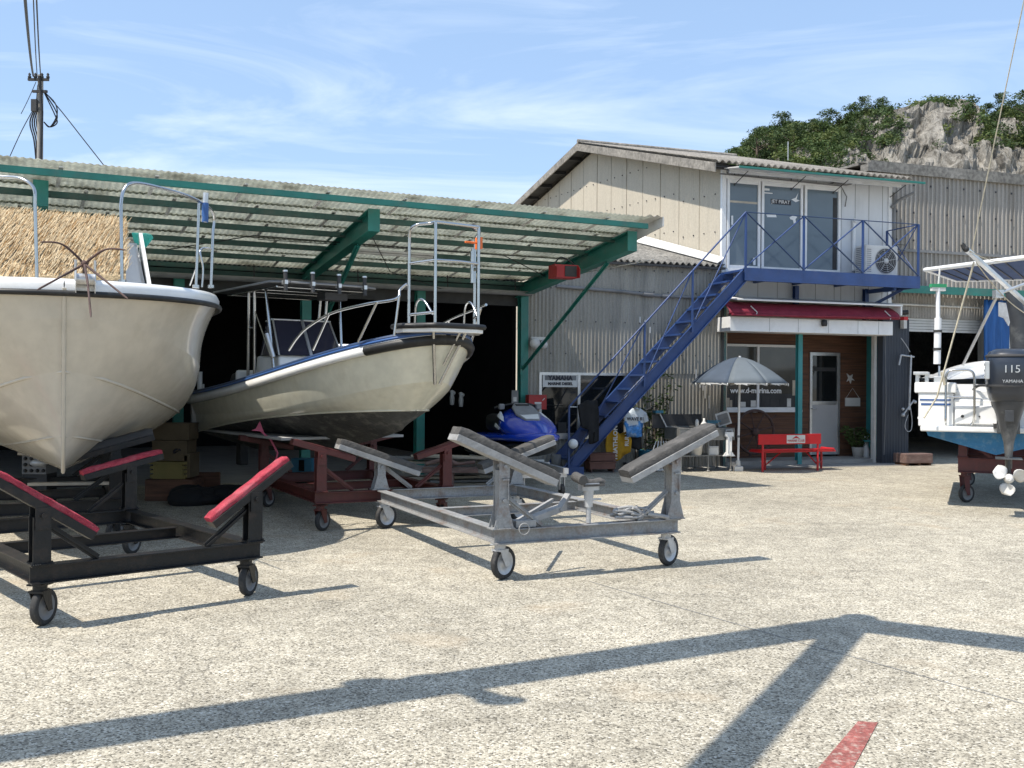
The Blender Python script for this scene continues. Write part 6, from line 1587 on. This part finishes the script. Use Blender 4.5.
for (x0,y0,x1,y1,lb,m) in ((152,441,187,461,'tan cardboard carton with a printed mark, on top of the yellow crate','cardboard'),(150,424,189,440,'darker carton on top of the tan printed carton','cardboard'),(184,454,190,478,'narrow tan board standing right of the yellow crate','cardboard')):
    a,b=boxat(x0,y0,x1,y1,Yc+.05,.35); mb=MB(); mb.box(a.x,b.x,Yc+.05,Yc+.45,a.z+.003,b.z); mb.m=1
    if x0==152:
        for k in range(3): mb.tube([((a.x+b.x)/2+.1+.05*math.cos(t*.7+k),Yc+.046,(a.z+b.z)/2+.03*math.sin(t+k)) for t in range(6)],.006,4)
    mb.m=0; mb.box(a.x-.005,b.x+.005,Yc+.045,Yc+.455,b.z-.02,b.z+.004)
    tag(mb.build('carton',[m,'ink'],None),lb,'carton')
# heap of dark covers on ground
rr=random.Random(8); q=G(190,508); mb=MB()
for k in range(14):
    c=q+Vector((rr.uniform(-.4,.75),rr.uniform(.3,.9),rr.uniform(.0,.09))); mb.T=Matrix.Translation(c)@Matrix.Rotation(rr.uniform(-.4,.4),4,'Z'); mb.sphere((0,0,.05),.22,(1.2,.9,.3+rr.random()*.35),10)
tag(mb.build('folded_covers','wetsuit',None,w=True,loc=tuple(q)),'heap of black folded covers on the shed floor beside the black cradle','covers')
# pale planks and fenders on the floor under boat 1
q=DP(90,484,10.9); mb=MB(); mb.bar(DP(30,484,10.9),DP(112,483,10.9),.12,.03); tag(mb.build('plank','wood_pale',None),'pale narrow plank on the black cradle below the bow of the largest boat','plank')
a,b=boxat(22,455,46,474,11.6,.3); mb=MB(); mb.box(a.x,b.x,11.6,11.9,a.z,b.z); mb.m=1
for k in range(4):
    for j in range(3): mb.sphere((a.x+.04+.07*k,11.59,a.z+.04+.07*j),.022,n=6)
mb.m=2; mb.box(a.x-.03,b.x+.05,11.55,11.95,b.z,b.z+.03); mb.m=3; mb.sphere(tuple(DP(39,463,11.5)),.08,(1.3,.6,.6)); mb.m=1; mb.box(a.x,b.x,11.62,11.88,0,a.z)
tag(mb.build('metal_rack',['mid_grey','dark_grey','wood_pale','galv'],None),'perforated grey metal box with a pale lid, under the left side of the largest boat','metal box')
# white planks/pallet stack behind grey cradle
rr=random.Random(5)
for i,(px,py,lb) in enumerate(((452,486,'stack of pale planks and panels on the shed floor behind the grey cradle'),)):
    q=G(px,py+4); q=G(455,494); mb=MB()
    for k in range(9):
        x=rr.uniform(-.5,.25); y=rr.uniform(.0,.5); z=.03+.055*k; mb.T=Matrix.Translation(Vector((q.x+x,q.y+.8+y,z)))@Matrix.Rotation(rr.uniform(-.35,.35),4,'Z'); mb.m=k%2; mb.box(-.7,.8,-.12,.12,-.018,.018)
    tag(mb.build('plank_stack',['wood_pale','mid_grey'],None,bevel=.004),lb,'planks')
q=G(500,488); mb=MB(T=Matrix.Translation((q.x,q.y+.9,0))@Matrix.Rotation(R(8),4,'Z'))
mb.box(-.9,.75,-.3,-.24,.24,.34); mb.box(-.9,.75,.24,.3,.24,.34); 
for x in (-.85,-.1,.68): mb.box(x-.04,x+.04,-.24,.24,.26,.32); mb.tube([(x,-.27,.24),(x,-.27,.10)],.03,8); mb.tube([(x,.27,.24),(x,.27,.10)],.03,8); mb.cyl((x,-.30,.06),(x,-.25,.06),.06,12); mb.cyl((x,.25,.06),(x,.30,.06),.06,12)
tag(mb.build('flat_dolly','offwhite',None),'low pale dolly on small wheels between the grey cradle and the jet ski','dolly')
q=G(446,494); mb=MB(T=Matrix.Translation((q.x,q.y+.2,0))); mb.box(-.35,.5,-.15,.15,.30,.36); mb.box(-.02,.1,-.12,.12,0,.30); mb.tube([(-.3,-.1,.42),(.0,-.12,.5),(.15,-.1,.42)],.03,8); mb.tube([(-.1,.0,.38),(.4,.05,.44)],.025,8)
tag(mb.build('engine_jack','wood_old',None),'brown rusty jack with bars behind the rear rail of the grey cradle','jack')
# white gloves / bottles hung deep in the shed
for i,(px,py) in enumerate(((452,397),(461,399))):
    q=DP(px,py,19.5); mb=MB(T=Matrix.Translation(q)); rr=random.Random(i); mb.lathe([(0,-.16),(.04,-.15),(.05,-.02),(.035,.06),(.045,.12),(.0,.14)],10); mb.sphere((.03,0,.08),.04)
    tag(mb.build('hanging_glove','offwhite',None,w=True,loc=tuple(q)),('left' if i==0 else 'right')+' one of the two white gloves hung in the dark shed','glove',group='white gloves hung in the shed')
# blue bin in shed dark
q=DP(303,465,14.5); mb=MB(T=Matrix.Translation(q)); mb.box(-.15,.15,-.1,.1,-.1,.1); mb.m=1; mb.box(-.20,.20,-.15,.15,-q.z,-.1); mb.box(-.04,.04,-.105,-.101,-.08,.08); tag(mb.build('tool_case',['bluebin','black'],None,w=True,loc=tuple(q),bevel=.01),'small teal case seen through the red cradle in the dark shed','case')
q=DP(258,428,12.1)
mb=MB(T=Matrix.Translation(q)); mb.poly([(-.08,0,-.03),(-.03,.01,-.01),(.02,0,.08),(.05,0,.0),(.08,0,-.07),(.02,0,-.04)][::-1],.02,(0,1,0)); mb.tube([(.05,0,-.05),(.16,-.02,-.14),(.24,0,-.30),(.22,0,-.38)],.012,6); 
tag(mb.build('tie_rag','pinky',None,w=True,loc=tuple(q)),'torn pink rag tied below the near side of the white console boat','rag')
# ------------------------------------------------------------------ utility pole with wires
pb0=DP(40,158,34); pz=DP(40,78,34)
up=thing('utility_pole','grey utility pole with dangling wires behind the left end of the canopy','utility pole',(pb0.x,34,0),0)
mb=MB(); mb.tube([(0,0,0),(0,0,pz.z+.1)],.14,12,rs=[.13,.09]); mb.build('pole','pole_concrete',up)
mb=MB(); z=pz.z
mb.bar((-.35,-.15,z-.1),(.35,-.15,z-.1),.08,.08); mb.bar((-.2,-.15,z-.5),(.3,-.15,z-.5),.08,.08)
for x in (-.3,-.1,.12,.32): mb.lathe([(0,0),(.05,0),(.06,.06),(.03,.1),(.05,.14),(0,.2)],10,True,Matrix.Translation((x,-.15,z-.06)))
mb.box(-.18,.0,-.3,-.15,z-1.2,z-.8); mb.tube([(.05,-.2,z),(.15,-.2,z-1.2),(.1,-.2,z-4)],.05,8)
mb.build('crossarm','dark_grey',up)
for (x,px,w_,Y2) in ((-.15,22,.03,16),(-.02,32,.014,20),(.10,35,.018,20)):
    e=DP(px,-40,Y2); mb=MB(); mb.tube(sag(Vector((x,-.2,z)),e-Vector((pb0.x,34,0)),.25,16),w_,6); mb.build('wire','wire',up)
mb=MB(); O=Vector((pb0.x,34,0)); pt=lambda px,py,Y=34:DP(px,py,Y)-O
mb.tube(smooth([pt(45,92),pt(62,112),pt(84,140),pt(106,168)],4),.018,5); mb.tube(smooth([pt(44,90),pt(34,108),pt(22,130),pt(10,156)],4),.015,5); mb.tube(smooth([pt(36,82),pt(28,100),pt(21,114)],4),.012,5)
for k in range(3): mb.tube(smooth([pt(44,92),pt(55,103+6*k),pt(57,115+4*k),pt(50,127),pt(44,122)],5),.022,5)
for k in range(5): mb.tube(smooth([pt(38+k,85),pt(36+k*1.5,105),pt(30+k*2.2,122),pt(34+k*2,140),pt(36+k,160)],5),.026,5)
mb.build('drop_wire','wire',up)
# ------------------------------------------------------------------ boat hoist frame overhead, behind the viewpoint (casts the foreground shadow)
HZ=4.6
off=Vector((-.49*HZ,-.255*HZ,0))
A=G(862,628)+off; B0=G(2,757)+off; B1=G(738,770)+off; C1=G(1024,648)+off
A.z=B0.z=B1.z=C1.z=HZ
hs=thing('hoist_frame','overhead steel hoist frame whose girders throw the long shadows across the foreground','hoist frame',(0,-3,0),0)
def ext(p,q,l): d=(q-p).normalized(); return q+d*l
mb=MB(); e0=ext(A,B0,4.5); mb.bar(A,e0,.36,.50); mb.build('main_girder','grey_paint',hs,w=True)
e1=ext(A,B1,7.0); mb=MB(); mb.bar(A,e1,.19,.2); mb.build('girder','grey_paint',hs,w=True)
e2=ext(A,C1,4.5); mb=MB(); mb.bar(A,e2,.26,.32); mb.build('girder','grey_paint',hs,w=True)
for e in (e0,e1,e2):
    mb=MB()
    f=Vector((e.x,e.y,0)); mb.bar(Vector((e.x,e.y,HZ-.12)),f,.2,.2,up=(0,1,0)); mb.box(e.x-.2,e.x+.2,e.y-.2,e.y+.2,0,.03); mb.build('leg','grey_paint',hs,w=True)
# trolleys and hooks that give the blobs in the shadow
def sh(px,py): q=G(px,py)+off; q.z=HZ; return q
mb=MB(); q=sh(440,688); mb.sphere(tuple(q),.16,(1.3,.9,.8)); q1=sh(372,690); mb.tube([q,q1],.06,8); mb.sphere(tuple(q1),.10,(1.5,.9,1)); q2=sh(505,708); mb.tube([q,q2],.07,8); mb.sphere(tuple(q2),.09,(1.4,.8,1)); q3=sh(342,701); mb.tube([q1,q3],.05,6)
mb.build('trolley','grey_paint',hs,w=True)
mb=MB(); mb.sphere(tuple(sh(868,622)),.12,(1.0,1,1)); mb.build('hub_joint','grey_paint',hs,w=True)

# ------------------------------------------------------------------ hill
sky_pts=[(560,215),(640,200),(700,175),(744,150),(752,143),(775,131),(800,128),(830,133),(845,127),(850,120),(872,113),(890,111),(905,108),(918,104),(940,105),(950,111),(960,120),(975,127),(985,125),(992,119),(1005,116),(1024,113),(1080,95),(1150,110),(1300,150),(1500,230)]
YR=150.0
def ridge(x):
    px=512+x/YR*F
    for (a,ya),(b,yb) in zip(sky_pts[:-1],sky_pts[1:]):
        if a<=px<=b:
            t=(px-a)/(b-a); return DP(px,ya+(yb-ya)*t,YR).z
    return 4
def hz(x,y):
    # cliff face between y=112 (foot) and y=150 (ridge)
    zr=ridge(x+ (YR-y)*0.0)
    t=(y-100)/(YR-100)
    if t<=0: return 0
    if t<=1:
        prof=.0+.32*min(1,t/.35)+.68*(max(0,(t-.35)/.65)**.75)
        return zr*prof
    return zr*max(0,1-((t-1)*.9)**1.5)
mb=MB(); P=[]; nx,ny=420,110
for j in range(ny+1):
    y=100+j*(80/ny)*1.0; row=[]
    for i in range(nx+1):
        x=15+i*(110/nx); z=hz(x,y); a=min(1,z/8)
        n1=noise.fractal(Vector((x*.09,y*.09,z*.02)),1.0,2.1,6)*3.2
        n2=noise.ridged_multi_fractal(Vector((x*.16+z*.10,y*.08,z*.16-x*.05)),.75,2.3,7,1.0,2.0)*1.5+noise.voronoi(Vector((x*.35+z*.25,y*.2,z*.35-x*.12)))[0][0]*1.3
        fz=1 if y<YR-2 else .35
        row.append(Vector((x+n1*.5*a,y-(n2*1.3)*a*fz,z+(n1*.7+n2*.55-1.0)*a*fz)))
    P.append(row)
mb.grid(P,False); 
def rock_mat():
    m=bpy.data.materials.new('cliff_rock'); m.use_nodes=True; nt=m.node_tree; N=nt.nodes; L=nt.links; b=N['Principled BSDF']; b.inputs['Roughness'].default_value=.95; b.inputs['Specular IOR Level'].default_value=.1
    tc=N.new('ShaderNodeTexCoord'); mp=N.new('ShaderNodeMapping'); mp.inputs['Rotation'].default_value=(0,R(35),0); mp.inputs['Scale'].default_value=(2.6,1.2,.7); L.new(tc.outputs['Object'],mp.inputs[0])
    n=N.new('ShaderNodeTexNoise'); n.inputs['Scale'].default_value=.35; n.inputs['Detail'].default_value=10; n.inputs['Roughness'].default_value=.7; n.inputs['Distortion'].default_value=.6; L.new(mp.outputs[0],n.inputs[0])
    r=N.new('ShaderNodeValToRGB'); L.new(n.outputs[0],r.inputs[0]); e=r.color_ramp; e.elements[0].position=.30; e.elements[0].color=(.055,.05,.042,1); e.elements[1].position=.70; e.elements[1].color=(.55,.515,.455,1)
    x=e.elements.new(.42); x.color=(.20,.185,.16,1); x=e.elements.new(.52); x.color=(.36,.34,.30,1)
    v=N.new('ShaderNodeTexVoronoi'); v.feature='DISTANCE_TO_EDGE'; v.inputs['Scale'].default_value=.55; L.new(mp.outputs[0],v.inputs[0])
    r2=N.new('ShaderNodeMapRange'); r2.inputs[1].default_value=0; r2.inputs[2].default_value=.06; r2.inputs[3].default_value=.7; r2.inputs[4].default_value=1; L.new(v.outputs[0],r2.inputs[0])
    mx=N.new('ShaderNodeMix'); mx.data_type='RGBA'; mx.blend_type='MULTIPLY'; mx.inputs[0].default_value=.8; L.new(r.outputs[0],mx.inputs[6]); L.new(r2.outputs[0],mx.inputs[7]); L.new(mx.outputs[2],b.inputs['Base Color'])
    bp=N.new('ShaderNodeBump'); bp.inputs['Strength'].default_value=1; bp.inputs['Distance'].default_value=1.6; L.new(n.outputs[0],bp.inputs['Height']); L.new(bp.outputs[0],b.inputs['Normal'])
    return m
M['rock']=rock_mat()
hill=mb.build('hill','rock',None); tag(hill,kind='structure')
HP=P
# vegetation density in picture terms: where green covers the hill
def green(px,py):
    if px<845: return 1.0
    base = 0
    # upper left slope of the rock
    if px<890 and py<122+ (px-845)*.1: base=.95
    if 845<=px<868 and py>=122: base=.75 if py<148 else .3
    if 875<=px<910 and 120<=py<150: base=.45
    if 888<px<955 and py<109: base=.12
    if 905<=px<=985 and 115<py: base=.0
    if 955<px<985 and 108<py<124: base=.3
    if px>985 and py<124: base=.9
    if px>1000 and 118<py<136: base=.0
    if px>975 and 128<=py<148: base=.75
    if px>905 and py>=148: base=0
    return base
def w2p(v):
    c,s=math.cos(RHO),math.sin(RHO); z=v.z-H; return 512+F*(c*v.x+s*z)/v.y, 384-F*(-s*v.x+c*z)/v.y
rr=random.Random(77); mb=MB()
nc=0
for tr in range(30000):
    j=rr.randrange(12,ny-22); i=rr.randrange(nx); p=HP[j][i]
    px,py=w2p(p)
    if px<640 or px>1140 or py>235 or py<70: continue
    nzv=noise.noise(Vector((p.x*.12,p.y*.12,p.z*.12)))
    if rr.random()>green(px,py)+nzv*.22: continue
    c=p+Vector((rr.uniform(-.5,.5),rr.uniform(-.5,.5),.25)); r=rr.uniform(.55,1.3)
    mb.m=rr.choice((0,0,0,1,2)) if nzv<.1 else rr.choice((0,1,1,2))
    leafy(mb,c,(r,r*.8,r*.75),int(36*r*1.5),.24,rr)
    nc+=1
    if nc>5600: break
tag(mb.build('hillside_shrubs',['leaf_dark','leaf','leaf_light']),kind='stuff',label='dense green shrubs covering the slopes of the rocky hill')
# individual trees on the skyline
def tree(seed,h,w_):
    rr=random.Random(seed); t=thing('tree','x','tree',(0,0,0),0,'trees on the rocky hill')
    mb=MB(); mb.tube([(0,0,-1),(rr.uniform(-.2,.2),0,h*.3),(rr.uniform(-.4,.4),0,h*.7)],.2,7,rs=[.22,.16,.06]); ends=[]
    for k in range(6):
        a=rr.uniform(0,6.28); z=h*rr.uniform(.25,.55); e=Vector((math.cos(a)*w_*.4,math.sin(a)*w_*.4,z+h*.25)); mb.tube([(0,0,z),e*.5+Vector((0,0,z*.5)),e],.07,5,rs=[.09,.06,.03]); ends.append(e)
    mb.build('trunk','bark',t)
    mb=MB()
    for k in range(30):
        a=rr.uniform(0,6.28); rd=rr.random()**.6*w_*.55; z=h*rr.uniform(.35,1.0); rd*=max(.25,1-abs(z/h-.6)*1.5)
        mb.m=rr.choice((0,0,1,2)) if z>h*.6 else rr.choice((0,0,0,1)); leafy(mb,(math.cos(a)*rd,math.sin(a)*rd,z),(w_*.16,w_*.16,h*.10),46,.17,rr)
    mb.build('crown',['leaf_dark','leaf','leaf_light'],t); return t
protos=[tree(1,4.2,4.4),tree(2,5.0,4.2),tree(3,3.4,4.0)]
tl=[(757,146,1.0,0),(768,139,1.05,2),(782,135,1.0,1),(797,133,1.0,2),(813,134,.95,0),(829,134,1.05,1),(843,130,.95,2),(851,121,1.0,0),(864,112,.8,1),(880,109,.8,0),(889,110,.6,2),(898,112,.45,0),(919,110,.6,1),(941,112,.45,2),(989,117,.9,0),(1001,112,.9,1),(1014,110,.9,2),(776,158,1.0,1),(806,160,1.0,0),(836,162,1.1,2),(850,146,.8,0),(862,132,.7,1),(795,148,1,1),(1026,108,1,0)]
labs={0:'leftmost tree where the hill meets the shop roof',12:'largest tree crown on the summit of the bare rock',13:'tiny lone tree right of the rocky summit'}
used=set()
for i,(px,py,s_,k) in enumerate(tl):
    Y=149 if py<145 and i<17 else 138
    q=DP(px,py+6,Y)
    pr=protos[k]
    if k in used: o=dup(pr,(q.x,Y,q.z-1.0),rr.uniform(0,6),'')
    else: o=pr; used.add(k); o.location=(q.x,Y,q.z-1.0); o.rotation_euler=(0,0,rr.uniform(0,6))
    o.scale=(s_,s_,s_)
    o['label']=labs.get(i,'broad green tree in the dense tree cover of the rocky hill')
# thin post on the shop roof
mb=MB(); q=DP(788,160,24.5); mb.tube([q,q+Vector((0,0,.45))],.012,5); tag(mb.build('roof_post','galv',None,w=True,loc=tuple(q)),'thin pale rod standing on the slate roof of the shop','rod')
